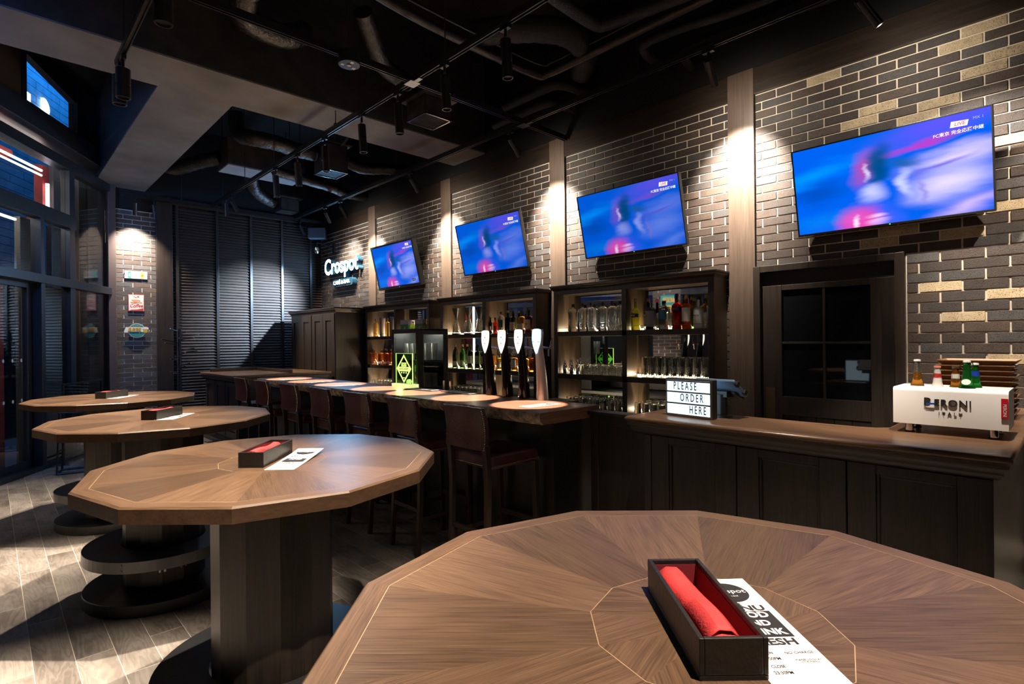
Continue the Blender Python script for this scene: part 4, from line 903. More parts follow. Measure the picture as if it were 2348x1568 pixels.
# tall cupboard
t=thing('tall_cupboard','tall closed dark oak cupboard in the far corner','cupboard')
B().box(3.985,4.70,8.19,9.93,0,2.02).build('carcass',M['dwood'],t,bevel=0.003)
co=mould_path([(4.70,8.19),(3.985,8.19),(3.985,9.93),(4.70,9.93)],[(0.0,1.99),(-0.006,1.99),(-0.014,2.005),(-0.030,2.025),(-0.036,2.045),(-0.044,2.05),(-0.044,2.068),(0.0,2.068)]); co.box(3.99,4.70,8.19,9.93,2.02,2.066)
co.build('cornice',M['dwoody'],t)
for k in range(4):
    ya=8.21+0.41*k+(0.04 if k>1 else 0); yb=ya+0.402; b=B(); x0,x1=3.968,3.985
    for s in ((ya,ya+0.095,0.12,1.97),(yb-0.095,yb,0.12,1.97),(ya+0.095,yb-0.095,1.86,1.97),(ya+0.095,yb-0.095,0.12,0.26)): b.box(x0,x1,*s)
    o=b.build('door',M['dwood'],t,bevel=0.0025)
    hy=yb-0.03 if k%2==0 else ya+0.03
    B().tube(smooth_path([(x0,hy,0.985),(x0-0.022,hy,0.978),(x0-0.030,hy,0.95),(x0-0.022,hy,0.90),(x0-0.028,hy,0.86),(x0-0.018,hy,0.835),(x0,hy,0.83)],4),0.006,8).build('handle',M['chrome'],o,smooth=True)
# ================================================================== BOTTLES AND GLASSES ON THE SHELVES
def liquid(name,c,tr=0.88,rough=0.04):
    if name not in M: M[name]=mat(name,c,rough,0,0.5,trans=tr,ior=1.34)
    return M[name]
S1Z,S2Z,S3Z=1.5955,1.1455,0.7955
XB=4.55
def bottle(x,y,z,label,H,R,body,cap,lab=None,neck=0.013,shoulder=0.62,caph=0.10,sq=None,group=None,txt=None,txtc='ink',dome=0.5,name='bottle',labz=(0.18,0.48),cat='bottle'):
    t=thing(name,label,cat,(x,y,z),0,group); hb=H*shoulder; hs=H*(shoulder+0.15*dome*1.6); zc=H*(1-caph)
    pr=[(R*0.92,0),(R,0.006),(R,hb)]
    for k in range(1,6):
        q=k/6; pr.append((neck+(R-neck)*math.cos(q*math.pi/2)**(1.0 if dome>0.4 else 2.0),hb+(hs-hb)*math.sin(q*math.pi/2)))
    pr+=[(neck,hs),(neck*0.95,zc)]
    B().lathe(pr,20,(0,0,0),0,sq).build('glass_body',body,t,smooth=True)
    B().lathe([(neck*1.12,zc),(neck*1.18,zc+0.003),(neck*1.15,H),(0.0005,H)],14).build('cap',cap,t,smooth=True)
    if lab is not None:
        z0,z1=H*labz[0],H*labz[1]; b=B(); n=14; vs=[]
        for k in range(n+1):
            a=math.pi*(0.62+0.76*k/n); q=1.0
            if sq: c_,d_=abs(math.cos(a)),abs(math.sin(a)); q=1.0/((c_**sq+d_**sq)**(1.0/sq))
            r=R*q+0.0009; vs+=[(r*math.cos(a),r*math.sin(a),z0),(r*math.cos(a),r*math.sin(a),z1)]
        b.add(vs,[(2*k,2*k+2,2*k+3,2*k+1) for k in range(n)]); b.build('label_band',lab,t,smooth=True)
        if txt: text('label_text',txt,M[txtc],t,basis((-R-0.0022,0,(z0+z1)/2),(0,-1,0),(0,0,1)),R*0.5,0.0002,0.02,sx=0.85)
    return t
CLR=M['glass']; BLK=M['black']; WHT=colour('label_white',(0.80,0.78,0.72)); SIL=M['brushed']; GLD=M['brass']
CRM=colour('label_cream',(0.62,0.52,0.38)); NAVY=colour('label_navy',(0.02,0.03,0.09)); LBL=colour('label_blue',(0.05,0.22,0.42)); GRN=colour('label_green',(0.05,0.25,0.12))
RED=colour('label_red',(0.45,0.03,0.03)); PNK=colour('neck_pink',(0.55,0.05,0.18)); YEL=colour('label_yellow',(0.65,0.42,0.06))
clear=liquid('pale_spirit',(0.95,0.96,0.93),0.95); amber=liquid('amber_spirit',(0.85,0.36,0.05)); deep=liquid('deep_amber',(0.60,0.16,0.03)); green=liquid('green_glass',(0.10,0.32,0.06)); wine=liquid('dark_wine_glass',(0.035,0.05,0.02),0.6)
lime=liquid('lime_liqueur',(0.62,0.72,0.05)); redl=liquid('red_aperitif',(0.80,0.05,0.02)); mal=colour('white_bottle',(0.82,0.81,0.78),0.3); blackg=liquid('black_glass',(0.015,0.013,0.018),0.3); purple=liquid('plum_spirit',(0.12,0.03,0.07),0.6); lbrown=liquid('light_gold',(0.93,0.62,0.16))
# six clear bottles
t0=None
for i,y in enumerate((3.79,3.666,3.55,3.399,3.28,3.185)):
    lab='clear dark-stoppered bottle, one of six alike at upper left of the near shelf unit'
    if t0 is None: t0=bottle(XB,y,S1Z,lab,0.295,0.045,clear,BLK,None,0.014,0.72,0.11,5.0,'clear bottles on the near shelf unit')
    else: dup(t0,(XB+0.004*(i%2),y,S1Z),0.1*i)
KW=dict
for a in [
 (4.54,2.998,'lime green liqueur bottle with silver capped neck, left of the spirits row',0.305,0.044,lime,SIL,NAVY,KW(txt='BOLS',txtc='paper',shoulder=0.45,dome=1.0,labz=(0.40,0.52))),
 (4.575,2.879,'dark liqueur bottle with pink neck behind the silver tequila bottle',0.30,0.040,blackg,PNK,NAVY,KW(txt='BOLS',txtc='paper',shoulder=0.45,dome=1.0,labz=(0.40,0.52))),
 (4.53,2.826,'clear tequila bottle with silver cap and grey oval label',0.285,0.048,clear,SIL,colour('label_grey',(0.30,0.31,0.36)),KW(labz=(0.10,0.62))),
 (4.54,2.695,'clear gin bottle with black stopper and bright blue label',0.262,0.046,clear,BLK,LBL,KW(labz=(0.36,0.68),shoulder=0.72)),
 (4.53,2.553,'bright red aperitif bottle with dark blue cap',0.322,0.043,redl,NAVY,NAVY,KW(txt='APEROL',txtc='red',shoulder=0.62,labz=(0.52,0.62))),
 (4.585,2.590,'red aperitif bottle standing half behind the front red one',0.315,0.043,redl,NAVY,NAVY,KW(shoulder=0.62,labz=(0.52,0.62))),
 (4.53,2.455,'amber rum bottle with white label and gold neck',0.305,0.043,amber,GLD,WHT,KW(labz=(0.22,0.62))),
 (4.53,2.340,'opaque white coconut liqueur bottle with black cap',0.282,0.047,mal,BLK,None,KW(shoulder=0.55)),
 (4.60,2.500,'brown bottle with gold capsule at the back of the spirits row',0.30,0.038,deep,GLD,None,KW()),
 (4.60,2.419,'left one of two green bottles at the back of the spirits row',0.278,0.036,green,colour('cap_lime',(0.35,0.5,0.06)),None,KW()),
 (4.60,2.373,'right one of two green bottles at the back of the spirits row',0.272,0.036,green,colour('cap_lime',(0.35,0.5,0.06)),None,KW()),
 (4.60,2.305,'amber bottle with gold top behind the white coconut bottle',0.30,0.036,amber,GLD,None,KW()),
 (4.55,2.262,'white bottle at the right end of the spirits row, half hidden by the shelf side',0.20,0.042,mal,WHT,CRM,KW(labz=(0.15,0.45))),
 (4.585,2.745,'pale rounded bottle glowing behind the blue labelled gin',0.22,0.050,clear,WHT,CRM,KW()),
 # middle unit, upper right
 (4.55,5.133,'small dark bitters bottle at the left of the whisky row',0.195,0.028,blackg,BLK,CRM,KW()),
 (4.55,5.039,'small red bitters bottle in the whisky row',0.197,0.030,redl,BLK,RED,KW()),
 (4.55,4.932,'clear bottle with a large green label in the whisky row',0.265,0.043,clear,BLK,GRN,KW(shoulder=0.70,labz=(0.28,0.62))),
 (4.56,4.823,'tall dark bottle with gold cap in the whisky row',0.277,0.040,blackg,GLD,None,KW(shoulder=0.6)),
 (4.55,4.718,'dark green bottle with cream label in the whisky row',0.262,0.042,wine,BLK,CRM,KW(labz=(0.12,0.50))),
 (4.55,4.577,'faceted amber whisky bottle with tall stopper',0.263,0.047,amber,BLK,CRM,KW(sq=4.0,labz=(0.12,0.42))),
 (4.55,4.459,'plum dark whisky bottle with white label of black characters',0.264,0.044,purple,BLK,WHT,KW(txt='山崎',labz=(0.18,0.58))),
 (4.59,4.395,'orange lit whisky bottle at the right end of the whisky row',0.262,0.040,amber,GLD,None,KW()),
 # middle unit, wines
 (4.55,5.849,'dark red wine bottle with orange foil neck',0.318,0.040,wine,colour('foil_orange',(0.55,0.25,0.10)),WHT,KW(shoulder=0.52,dome=1.2,labz=(0.10,0.30))),
 (4.55,5.695,'green wine bottle with orange foil neck',0.318,0.040,green,colour('foil_orange',(0.55,0.25,0.10)),WHT,KW(shoulder=0.52,dome=1.2,labz=(0.12,0.32))),
 (4.55,5.535,'dark wine bottle with white and yellow label beside the light strip',0.32,0.040,wine,BLK,WHT,KW(labz=(0.22,0.52))),
 (4.55,5.383,'dark green wine bottle with pale green label',0.315,0.042,wine,BLK,colour('label_palegreen',(0.42,0.48,0.25)),KW(labz=(0.22,0.55))),
 (4.56,5.272,'wine bottle half hidden by the first beer tap',0.315,0.040,wine,BLK,CRM,KW(labz=(0.22,0.52))),
 (4.55,5.085,'amber bottle between the first and second beer taps',0.20,0.042,amber,BLK,None,KW(sq=4,shoulder=0.75)),
 (4.55,4.965,'clear whisky bottle with pale label next to the second beer tap',0.20,0.040,lbrown,BLK,WHT,KW()),
 (4.55,4.784,'dark bottle with yellowish label between the second and third taps',0.21,0.040,wine,BLK,CRM,KW()),
 (4.55,4.700,'whisky bottle with large pale label left of the third tap',0.21,0.044,deep,BLK,WHT,KW(labz=(0.2,0.65))),
 (4.55,4.520,'glowing amber round bottle between the third and fourth taps',0.205,0.050,amber,BLK,None,KW(sq=3)),
 (4.55,4.405,'amber bottle with dark label beside the fourth tap',0.21,0.040,deep,BLK,RED,KW()),
 # far unit
 (4.55,7.931,'golden whisky bottle at the far left of the farthest shelf unit',0.285,0.042,lbrown,SIL,None,KW(shoulder=0.66)),
 (4.55,7.565,'golden whisky bottle between two tall tins on the farthest shelf unit',0.288,0.044,lbrown,SIL,None,KW(shoulder=0.66)),
 (4.55,6.856,'amber bottle between two green gift boxes',0.21,0.05,amber,green,GRN,KW()),
 (4.55,6.50,'amber bottle right of the green gift boxes',0.21,0.05,amber,green,GRN,KW()),
 (4.55,7.989,'square brandy bottle, first of the row on the farthest middle shelf',0.25,0.047,deep,SIL,WHT,KW(sq=3,labz=(0.08,0.2))),
 (4.55,7.773,'square brandy bottle, second of the row on the farthest middle shelf',0.25,0.047,deep,SIL,WHT,KW(sq=3,labz=(0.08,0.2))),
 (4.55,7.608,'square brandy bottle, third of the row on the farthest middle shelf',0.25,0.047,deep,SIL,WHT,KW(sq=3,labz=(0.08,0.2))),
 (4.575,7.515,'square brandy bottle at the back, nearest the bottle cooler',0.25,0.045,deep,SIL,WHT,KW(sq=3,labz=(0.08,0.2)))]:
    x,y,lab,H,R,body,cap,lb_,kw=a
    z=S1Z if ((y<3.05) or (y in (5.133,5.039,4.932,4.823,4.718,4.577,4.459,4.395,7.931,7.565,6.856,6.50))) else S2Z
    bottle(x,y,z,lab,H,R,body,cap,lb_,**kw)
# white bottle lettering
text('bottle_text','MALIBU',M['ink'],None,basis((4.53-0.0478,2.340,S1Z+0.115),(0,-1,0),(0,0,1)),0.018,0.0002,0.02)
for o in [o for o in COL.objects if o.name=='bottle_text']:
    for p in [p for p in COL.objects if p.get('label','').startswith('opaque white coconut')]: o.parent=p; o.matrix_parent_inverse=Matrix.Translation(-Vector((4.53,2.340,S1Z)))
# tins and gift boxes
for y,lab,c in ((7.74,'tall copper-grey whisky tin between two golden bottles',(0.30,0.22,0.19)),(7.44,'tall grey whisky tin next to the shelf divider',(0.22,0.19,0.18))):
    t=thing('whisky_tin',lab,'tin',(4.56,y,S1Z)); B().cyl((0,0,0),(0,0,0.285),0.045,n=24).build('tin_body',colour('tin_%d'%int(y*100),c,0.35),t,smooth=True); B().cyl((0,0,0.285),(0,0,0.30),0.047,n=24).build('tin_lid',M['brushed'],t,smooth=True)
    B().box(-0.0465,-0.044,-0.012,0.012,0.20,0.23).build('emblem',RED,t)
for y,lab in ((7.02,'left one of two green and white gift boxes on the far upper shelf'),(6.635,'right one of two green and white gift boxes on the far upper shelf')):
    t=thing('gift_box',lab,'gift box',(4.56,y,S1Z)); B().box(-0.06,0.06,-0.10,0.10,0,0.17).build('box_body',GRN,t,bevel=0.003); B().box(-0.062,0.062,-0.102,0.102,0.17,0.235).build('box_lid',colour('lid_lilac',(0.50,0.47,0.60)),t,bevel=0.003)
    B().box(-0.0622,-0.06,-0.03,0.0,0.03,0.13).build('bottle_picture',YEL,t)
# coffee decanters with black funnels
def decanter(y,lab):
    t=thing('coffee_decanter',lab,'decanter',(4.545,y,S1Z),0,None)
    B().lathe([(0.060,0),(0.062,0.016),(0.058,0.020)],24).build('base_stand',M['black'],t,smooth=True)
    B().lathe([(0.052,0.021),(0.056,0.03),(0.040,0.14),(0.026,0.185),(0.027,0.2),(0.0245,0.2),(0.023,0.185),(0.037,0.14),(0.053,0.032),(0.0,0.024)],24).build('glass_body',M['glass'],t,smooth=True)
    B().tube(smooth_path([(0,0.027,0.175),(0,0.075,0.165),(0,0.085,0.10),(0,0.055,0.045)],5),0.006,8).build('handle',M['glass'],t,smooth=True)
    B().lathe([(0.010,0.19),(0.016,0.22),(0.020,0.235),(0.058,0.345),(0.060,0.35),(0.056,0.35),(0.018,0.24),(0.008,0.19)],24).build('funnel',M['blackmetal'],t,smooth=True)
decanter(5.811,'glass coffee decanter with black funnel, left of three'); decanter(5.561,'glass coffee decanter with black funnel, middle of three, before the neon reflection strip'); decanter(5.342,'glass coffee decanter with black funnel, right of three by the divider')
# glasses
def glass_proto(kind):
    if kind=='tall': pr=[(0.026,0),(0.027,0.004),(0.033,0.186),(0.0315,0.190),(0.030,0.186),(0.0245,0.012),(0.0,0.010)]
    elif kind=='mug': pr=[(0.034,0),(0.036,0.006),(0.037,0.095),(0.0355,0.10),(0.034,0.095),(0.031,0.012),(0.0,0.010)]
    else: pr=[(0.027,0),(0.028,0.004),(0.036,0.105),(0.035,0.109),(0.0335,0.105),(0.0255,0.010),(0.0,0.008)]
    return B().lathe(pr,18)
def glasses(kind,name,cat,label,group,spots,flip,decor=False):
    first=None
    for i,(x,y,z) in enumerate(spots):
        if first is None:
            t=thing(name,label,cat,(x,y,z),0,group); b=glass_proto(kind); H={'tall':0.190,'mug':0.10}.get(kind,0.109)
            if flip: b.v=[(v[0],v[1],H-v[2]) for v in b.v]
            b.build('glass_body',M['glass'],t,smooth=True)
            if kind=='mug': 
                B().tube(smooth_path([(-0.035,0,0.08),(-0.058,0,0.075),(-0.062,0,0.045),(-0.052,0,0.02),(-0.036,0,0.018)],4),0.0045,8).build('handle',M['glass'],t,smooth=True)
                B().prism([(0.007*math.cos(a),0.007*math.sin(a)) for a in [q*math.pi/5 for q in range(10)]],-0.0005,0.0005,T=basis((-0.0372,0.018,0.03),(0,-1,0),(0,0,1))).build('printed_dot',M['ink'],t)
            if kind=='tall': text('printed_text','DRY',WHT,t,basis((-0.0318,0,0.075),(0,0,1),(0,1,0)),0.026,0.0002,0.02)
            first=t
        else: dup(first,(x,y,z),0.25*math.sin(i*2.1))
def grid(ya,yb,n,xs,z):
    return [(x,ya+(yb-ya)*(k+0.5+(0.25 if j%2 else 0))/n,z) for j,x in enumerate(xs) for k in range(n)]
glasses('tall','beer_glass','glass','tall clear printed beer glass standing in rows on the near unit middle shelf','tall beer glasses on the middle shelf',grid(2.24,2.94,9,(4.535,4.605),S2Z),False)
glasses('mug','glass_mug','mug','clear handled glass mug in the row left of the tall beer glasses','glass mugs on the middle shelf',[(4.545,y,S2Z) for y in (3.68,3.60,3.52,3.44,3.36,3.28,3.20)]+[(4.605,y,S2Z) for y in (3.64,3.48,3.32,3.16)],True)
glasses('tumbler','tumbler','glass','clear tumbler upside down on the lowest shelf, left bay of the near unit','tumblers on the lowest shelf, left bay',grid(3.13,3.86,8,(4.50,4.575,4.645-0.03),S3Z),True)
glasses('tumbler','tumbler','glass','clear tumbler upside down on the lowest shelf behind the lit letter box','tumblers on the lowest shelf, right bay',grid(2.30,3.0,8,(4.50,4.575),S3Z),True)
glasses('tumbler','tumbler','glass','clear tumbler upside down on the lowest shelf behind the beer taps','tumblers behind the beer taps',grid(5.30,5.98,8,(4.53,4.60),S3Z+0.0),True)
glasses('tumbler','tumbler','glass','clear tumbler upside down on the lowest shelf of the farthest unit','tumblers on the farthest unit',grid(7.42,8.02,7,(4.53,),S3Z),True)
# cocktail shakers
for i,(y,x,h) in enumerate(((3.895,4.53,0.14),(3.85,4.58,0.165),(3.80,4.53,0.12),(3.752,4.57,0.15))):
    t=thing('cocktail_shaker',['small shiny shaker at the left end of the middle shelf','tallest shiny shaker of the four beside the mugs','shortest shiny shaker of the four beside the mugs','shiny shaker standing closest to the glass mugs'][i],'shaker',(x,y,S2Z))
    B().lathe([(0.018,0),(0.021,0.004),(0.023,h*0.6),(0.014,h*0.78)],16).build('cup',M['chrome'],t,smooth=True); B().lathe([(0.0145,h*0.78),(0.012,h*0.9),(0.009,h),(0.0005,h)],14).build('cap',M['chrome'],t,smooth=True)
# ================================================================== BEER TAPS
def loft(sections,n=20):
    b=B(); vs=[]
    for cx,z,wx,wy,p in sections:
        for k in range(n):
            a=2*math.pi*k/n; c,s=math.cos(a),math.sin(a)
            vs.append((cx+wx*math.copysign(abs(c)**p,c),wy*math.copysign(abs(s)**p,s),z))
    m=len(sections); b.add(vs,[(i*n+j,i*n+(j+1)%n,(i+1)*n+(j+1)%n,(i+1)*n+j) for i in range(m-1) for j in range(n)]+[tuple(range(n-1,-1,-1)),tuple(range((m-1)*n,m*n))]); return b
def tap(y,label,bm,lm,emblem):
    t=thing('beer_tap',label,'beer tap',(3.055,y,1.05),R_(6))
    loft([(0,0,0.046,0.040,0.7),(-0.004,0.10,0.043,0.036,0.7),(-0.014,0.22,0.038,0.032,0.7),(-0.030,0.34,0.033,0.028,0.72),(-0.042,0.40,0.031,0.026,0.75),(-0.044,0.44,0.030,0.030,0.75),(-0.042,0.49,0.026,0.036,0.75),(-0.040,0.53,0.020,0.038,0.8),(-0.038,0.538,0.014,0.036,0.8)]).build('tap_column',bm,t,smooth=True)
    pts=[(0,-0.095)]
    for k in range(1,7): q=k/6; pts.append((0.041*math.sin(q*math.pi/2)**0.9,-0.095+0.13*q))
    pts+=[(0.040,0.075),(0.037,0.090),(0.02,0.095),(0,0.096)]
    pts+=[(-x,z) for x,z in pts[-2:0:-1]]
    ln=B().prism(pts,0.0,0.010,T=basis((-0.066,0,0.445),(0,-1,0),(0.05,0,1))); o=ln.build('lit_lens',lm,t,bevel=0.003)
    if emblem=='diamond':
        e=B(); X,Y=Vector((0,-1,0)),Vector((0.05,0,1)).normalized()
        for pl in ([(0,0.038),(0.007,0.027),(-0.007,0.027)],[(0.016,0.016),(0.022,0.008),(0.013,0.010)],[(-0.016,0.016),(-0.022,0.008),(-0.013,0.010)],[(0.012,-0.016),(0.0,-0.022),(0.004,-0.013)],[(-0.012,-0.016),(0.0,-0.022),(-0.004,-0.013)],[(0,-0.034),(0.004,-0.028),(-0.004,-0.028)]):
            e.prism(pl,0.0102,0.0112,T=basis((-0.066,0,0.45),X,Y))
        e.build('emblem',M['ink'],o)
    else:
        B().box(-0.080,-0.0765,0.015,0.041,0.440,0.444).box(-0.080,-0.0765,-0.041,-0.015,0.440,0.444).build('emblem',NAVY,o)
    sp=B().cyl((-0.02,0,0.40),(0.10,0,0.39),0.011,n=10).cyl((0.09,0,0.40),(0.085,0,0.33),0.008,n=10)
    sp.build('spout',M['chrome'],t,smooth=True)
    B().cyl((0.10,0,0.39),(0.125,0,0.47),0.006,n=8).build('lever',M['chrome'],t,smooth=True)
tap(3.442,'black beer tap with warm lit lens, leftmost of the four',M['gloss'],M['tap_w'],'diamond')
tap(3.243,'black beer tap with warm lit lens, second from the left',M['gloss'],M['tap_w'],'diamond')
tap(3.050,'black beer tap with warm lit lens, third, beside the silver tap',M['gloss'],M['tap_w'],'diamond')
tap(2.855,'silver beer tap with blue-white lit lens',mat('tap_silver',(0.72,0.72,0.73),0.3,0.6),M['tap_b'],'bar')
t=thing('drip_tray','black slotted drip tray behind the silver beer tap','tray',(3.29,2.92,0.84)); B().box(-0.11,0.11,-0.12,0.12,0,0.17).build('tray_body',M['blackmetal'],t,bevel=0.004); B().box(-0.12,0.12,-0.13,0.13,0.17,0.185).build('rim',M['blackmetal'],t,bevel=0.003)
# ---- bar top items
def bar_mat(x,y,rz,l,w_,lab):
    t=thing('bar_mat',lab,'bar mat',(x,y,1.0502),rz); B().box(-w_/2,w_/2,-l/2,l/2,0,0.006).build('mat_body',M['ink'],t,bevel=0.002)
    text('mat_text','Crospot',M['paper'],t,basis((0,0,0.0062),(0,-1,0),(1,0,0)),w_*0.30,0.0002,0.01)
    B().box(-w_*0.25,w_*0.25,-l/2+0.01,-l/2+0.045,0.006,0.0066).build('printed_panel',M['paper'],t)
bar_mat(2.955,4.29,R_(3),0.40,0.155,'black printed bar mat in front of the bottle cooler'); bar_mat(2.99,3.78,R_(-4),0.42,0.14,'black printed bar mat left of the beer taps')
for x,y,rz,lab in ((2.79,2.63,R_(-90-5),'white menu card on the bar slab in front of the silver tap'),(2.73,6.78,R_(-90),'white menu card on the bar in the farthest light pool'),(2.73,6.05,R_(-90),'white menu card on the bar in the second farthest light pool'),(2.73,5.36,R_(-90),'white menu card on the bar in the third farthest light pool')):
    menu_card(x,y,rz,lab)
# glowing acrylic sign
t=thing('acrylic_sign','glowing yellow-green acrylic sign with a diamond emblem on the bar','sign',(3.0,4.685,1.0502))
B().box(-0.045,0.06,-0.165,0.165,0,0.036).build('lit_base',M['acrybase'],t,bevel=0.003)
pn=B().box(-0.004,0.004,-0.148,0.148,0.036,0.336).build('acrylic_panel',M['acry'],t)
B().box(-0.005,0.005,-0.1495,-0.1475,0.036,0.338).box(-0.005,0.005,0.1475,0.1495,0.036,0.338).box(-0.005,0.005,-0.1475,0.1475,0.336,0.338).build('lit_edge',M['acryglow'],pn)
X,Y=Vector((0,-1,0)),Vector((0,0,1)); D=basis((-0.0045,0,0.186),X,Y)
def rh(a,b_,a2,b2):
    o=[(0,b_),(a,0),(0,-b_),(-a,0)]; i=[(0,b2),(a2,0),(0,-b2),(-a2,0)]; g=B(); vs=[D@Vector((x,y,z)) for z in (0,0.001) for x,y in o+i]
    return g.add(vs,[(8+k,8+(k+1)%4,12+(k+1)%4,12+k) for k in range(4)]+[(k,4+k,4+(k+1)%4,(k+1)%4) for k in range(4)])
rh(0.132,0.142,0.110,0.118).build('diamond_line',M['acryglow'],pn)
e=B().prism([(-0.108,0.006),(-0.10,0.018),(0.10,0.018),(0.108,0.006),(0.09,-0.026),(-0.09,-0.026)],0,0.001,T=D)
e.prism([(-0.045,0.022),(0.045,0.022),(0.045,0.06),(-0.045,0.06)],0,0.001,T=D).prism([(-0.02,-0.095),(0.02,-0.095),(0.02,-0.088),(-0.02,-0.088)],0,0.001,T=D)
for sx in (-0.04,0,0.04): e.prism([(sx-0.013,-0.034),(sx+0.013,-0.034),(sx,-0.052)],0,0.001,T=D)
e.build('lit_emblem',M['acryglow'],pn)
dk=colour('sign_dark_green',(0.04,0.08,0.03)); text('emblem_text','TOKYO',dk,pn,basis((-0.0058,0,0.186+0.041),X,Y),0.030,0.0002,0.02,sx=0.85); text('emblem_text','REVO-HOPS',dk,pn,basis((-0.0058,0,0.186-0.004),X,Y),0.030,0.0002,0.02,sx=0.95)
l=bpy.data.lights.new('sign_light','POINT'); l.energy=0.5; l.color=(0.75,1.0,0.25); l.shadow_soft_size=0.03; o=bpy.data.objects.new('sign_light',l); COL.objects.link(o); o.parent=t; o.location=(-0.06,0,0.05)
# bottle cooler
t=thing('glass_cooler','black upright glass-fronted cooler with frosted glasses behind the acrylic sign','cooler',(3.10,4.57,0.84)); Wd,Dp,Hh=0.48,0.36,0.795
c=B()
c.box(0,Dp,0,Wd,0,0.14).box(0,Dp,0,Wd,Hh-0.02,Hh).box(Dp-0.012,Dp,0,Wd,0.14,Hh).box(0.02,Dp,Wd-0.012,Wd,0.14,Hh)
c.box(0.022,0.055,0,0.035,0.14,Hh).box(Dp-0.06,Dp,0,0.012,0.14,Hh).box(0.055,Dp-0.06,0,0.012,0.14,0.21).box(0.055,Dp-0.06,0,0.012,Hh-0.06,Hh)
c.build('cabinet',M['blackmetal'],t,bevel=0.004)
B().box(0.05,Dp-0.055,0.003,0.007,0.2,Hh-0.05).build('side_window',M['cooler'],t)
dr=B().box(-0.02,0.018,0,0.03,0.12,Hh).box(-0.02,0.018,Wd-0.045,Wd,0.12,Hh).box(-0.02,0.018,0.03,Wd-0.045,Hh-0.045,Hh).box(-0.02,0.018,0.03,Wd-0.045,0.12,0.16)
o=dr.build('door_frame',M['blackmetal'],t,bevel=0.003); B().box(-0.003,0.002,0.03,Wd-0.045,0.16,Hh-0.045).build('door_glass',M['cooler'],o); B().cyl((-0.035,0.015,0.30),(-0.035,0.015,0.55),0.008,n=10).build('door_handle',M['chrome'],o)
for z in (0.16,0.47): B().box(0.03,Dp-0.02,0.02,Wd-0.02,z,z+0.006).build('wire_shelf',M['chrome'],t)
l=bpy.data.lights.new('cooler_light','AREA'); l.size=0.25; l.energy=9; l.color=(1,0.96,0.88); o=bpy.data.objects.new('cooler_light',l); COL.objects.link(o); o.parent=t; o.location=(0.19,0.24,Hh-0.03)
M['frost']=mat('frosted_glass',(0.80,0.80,0.76),0.35,0,0.5,trans=0.55)
first=None
for z in (0.166,0.476):
    for x in (0.09,0.17,0.25):
        for y in (0.09,0.18,0.27,0.36):
            if first is None:
                first=tag(B().lathe([(0.026,0),(0.034,0.17),(0.032,0.17),(0.024,0.01),(0,0.01)],14).build('frosted_glass',M['frost'],None,smooth=True),'frosted beer glass standing inside the glass-fronted cooler','glass','frosted glasses in the cooler'); ob=first
            else: ob=first.copy(); COL.objects.link(ob)
            ob.location=(3.10+x,4.57+y,0.84+z)
# knives / tools in front of the cooler
for y,lab,c in ((4.22,'grey handled bar tool upright before the cooler','brushed'),(4.12,'bright bar knife upright next to the grey tool','chrome')):
    t=thing('bar_tool',lab,'tool',(3.14,y,0.84)); B().cyl((0,0,0),(0,0,0.20),0.012,n=10).build('holder',M['black'],t); B().box(-0.004,0.004,-0.012,0.012,0.20,0.29).build('blade',M[c],t,bevel=0.003)
# ================================================================== ORDER COUNTER ITEMS
t=thing('light_box','white lit letter box reading PLEASE ORDER HERE on the counter','sign',(2.916,1.580,1.0502),R_(-6.6)); W2,H2,D2=0.152,0.222,0.055
fr=B()
for s in ((0,D2,-W2,-W2+0.008,0,H2),(0,D2,W2-0.008,W2,0,H2),(0,D2,-W2+0.008,W2-0.008,0,0.010),(0,D2,-W2+0.008,W2-0.008,H2-0.010,H2)): fr.box(*s)
fr.build('case',M['brushed'],t,bevel=0.002); B().box(0.006,D2-0.002,-W2+0.008,W2-0.008,0.010,H2-0.010).build('lit_panel',M['lbox'],t); B().box(0.012,D2+0.001,-W2-0.001,-W2,0.004,H2-0.004).build('side_cheek',M['blackmetal'],t)
rl=B()
for z in (0.010,0.0765,0.1435,0.2075): rl.box(-0.002,0.006,-W2+0.006,W2-0.006,z-0.004,z+0.004)
rl.build('letter_rail',M['brushed'],t)
for tx,z,xx in (('PLEASE',0.177,-0.022),('ORDER',0.110,0.022),('HERE',0.043,0.062)): text('letters',tx,M['navy'],t,basis((0.0045,-xx,z),(0,-1,0),(0,0,1)),0.064,0.0005,0.006,sx=0.56,space=1.5)
t=thing('tablet_stand','black tablet register on a round-based stand behind the lit letter box','tablet',(3.075,1.455,1.0502),R_(-8))
B().lathe([(0.062,0),(0.060,0.010),(0.035,0.016),(0.030,0.10),(0.034,0.13)],24).build('base',M['blackmetal'],t,smooth=True)
TT=basis((0.0,0.0,0.172),(0,1,0),(-0.80,0,0.55))
B().prism(rrect(0.255,0.165,0.012),-0.008,0.006,T=TT).build('tablet',mat('tablet_back_bluelit',(0.16,0.24,0.36),0.3,0.3),t,bevel=0.002)  # blue light falling on the tablet put into its colour
B().prism(rrect(0.235,0.145,0.004),0.006,0.0068,T=TT).build('screen',M['scrim'],t)
for sx in (-1,1):
    for sy in (-1,1): B().prism(rrect(0.02,0.03,0.004),-0.014,0.012,T=TT@Matrix.Translation((sx*0.125,sy*0.045,0))).build('clamp',M['blackmetal'],t,bevel=0.002)
B().box(-0.02,0.05,-0.05,0.05,0.115,0.15).build('tilt_joint',M['blackmetal'],t,bevel=0.002)
B().prism(rrect(0.17,0.10,0.01),-0.01,0.004,T=basis((0.06,0.0,0.125),(0,1,0),(-0.9,0,0.42))).build('card_reader',M['blackmetal'],t,bevel=0.003)
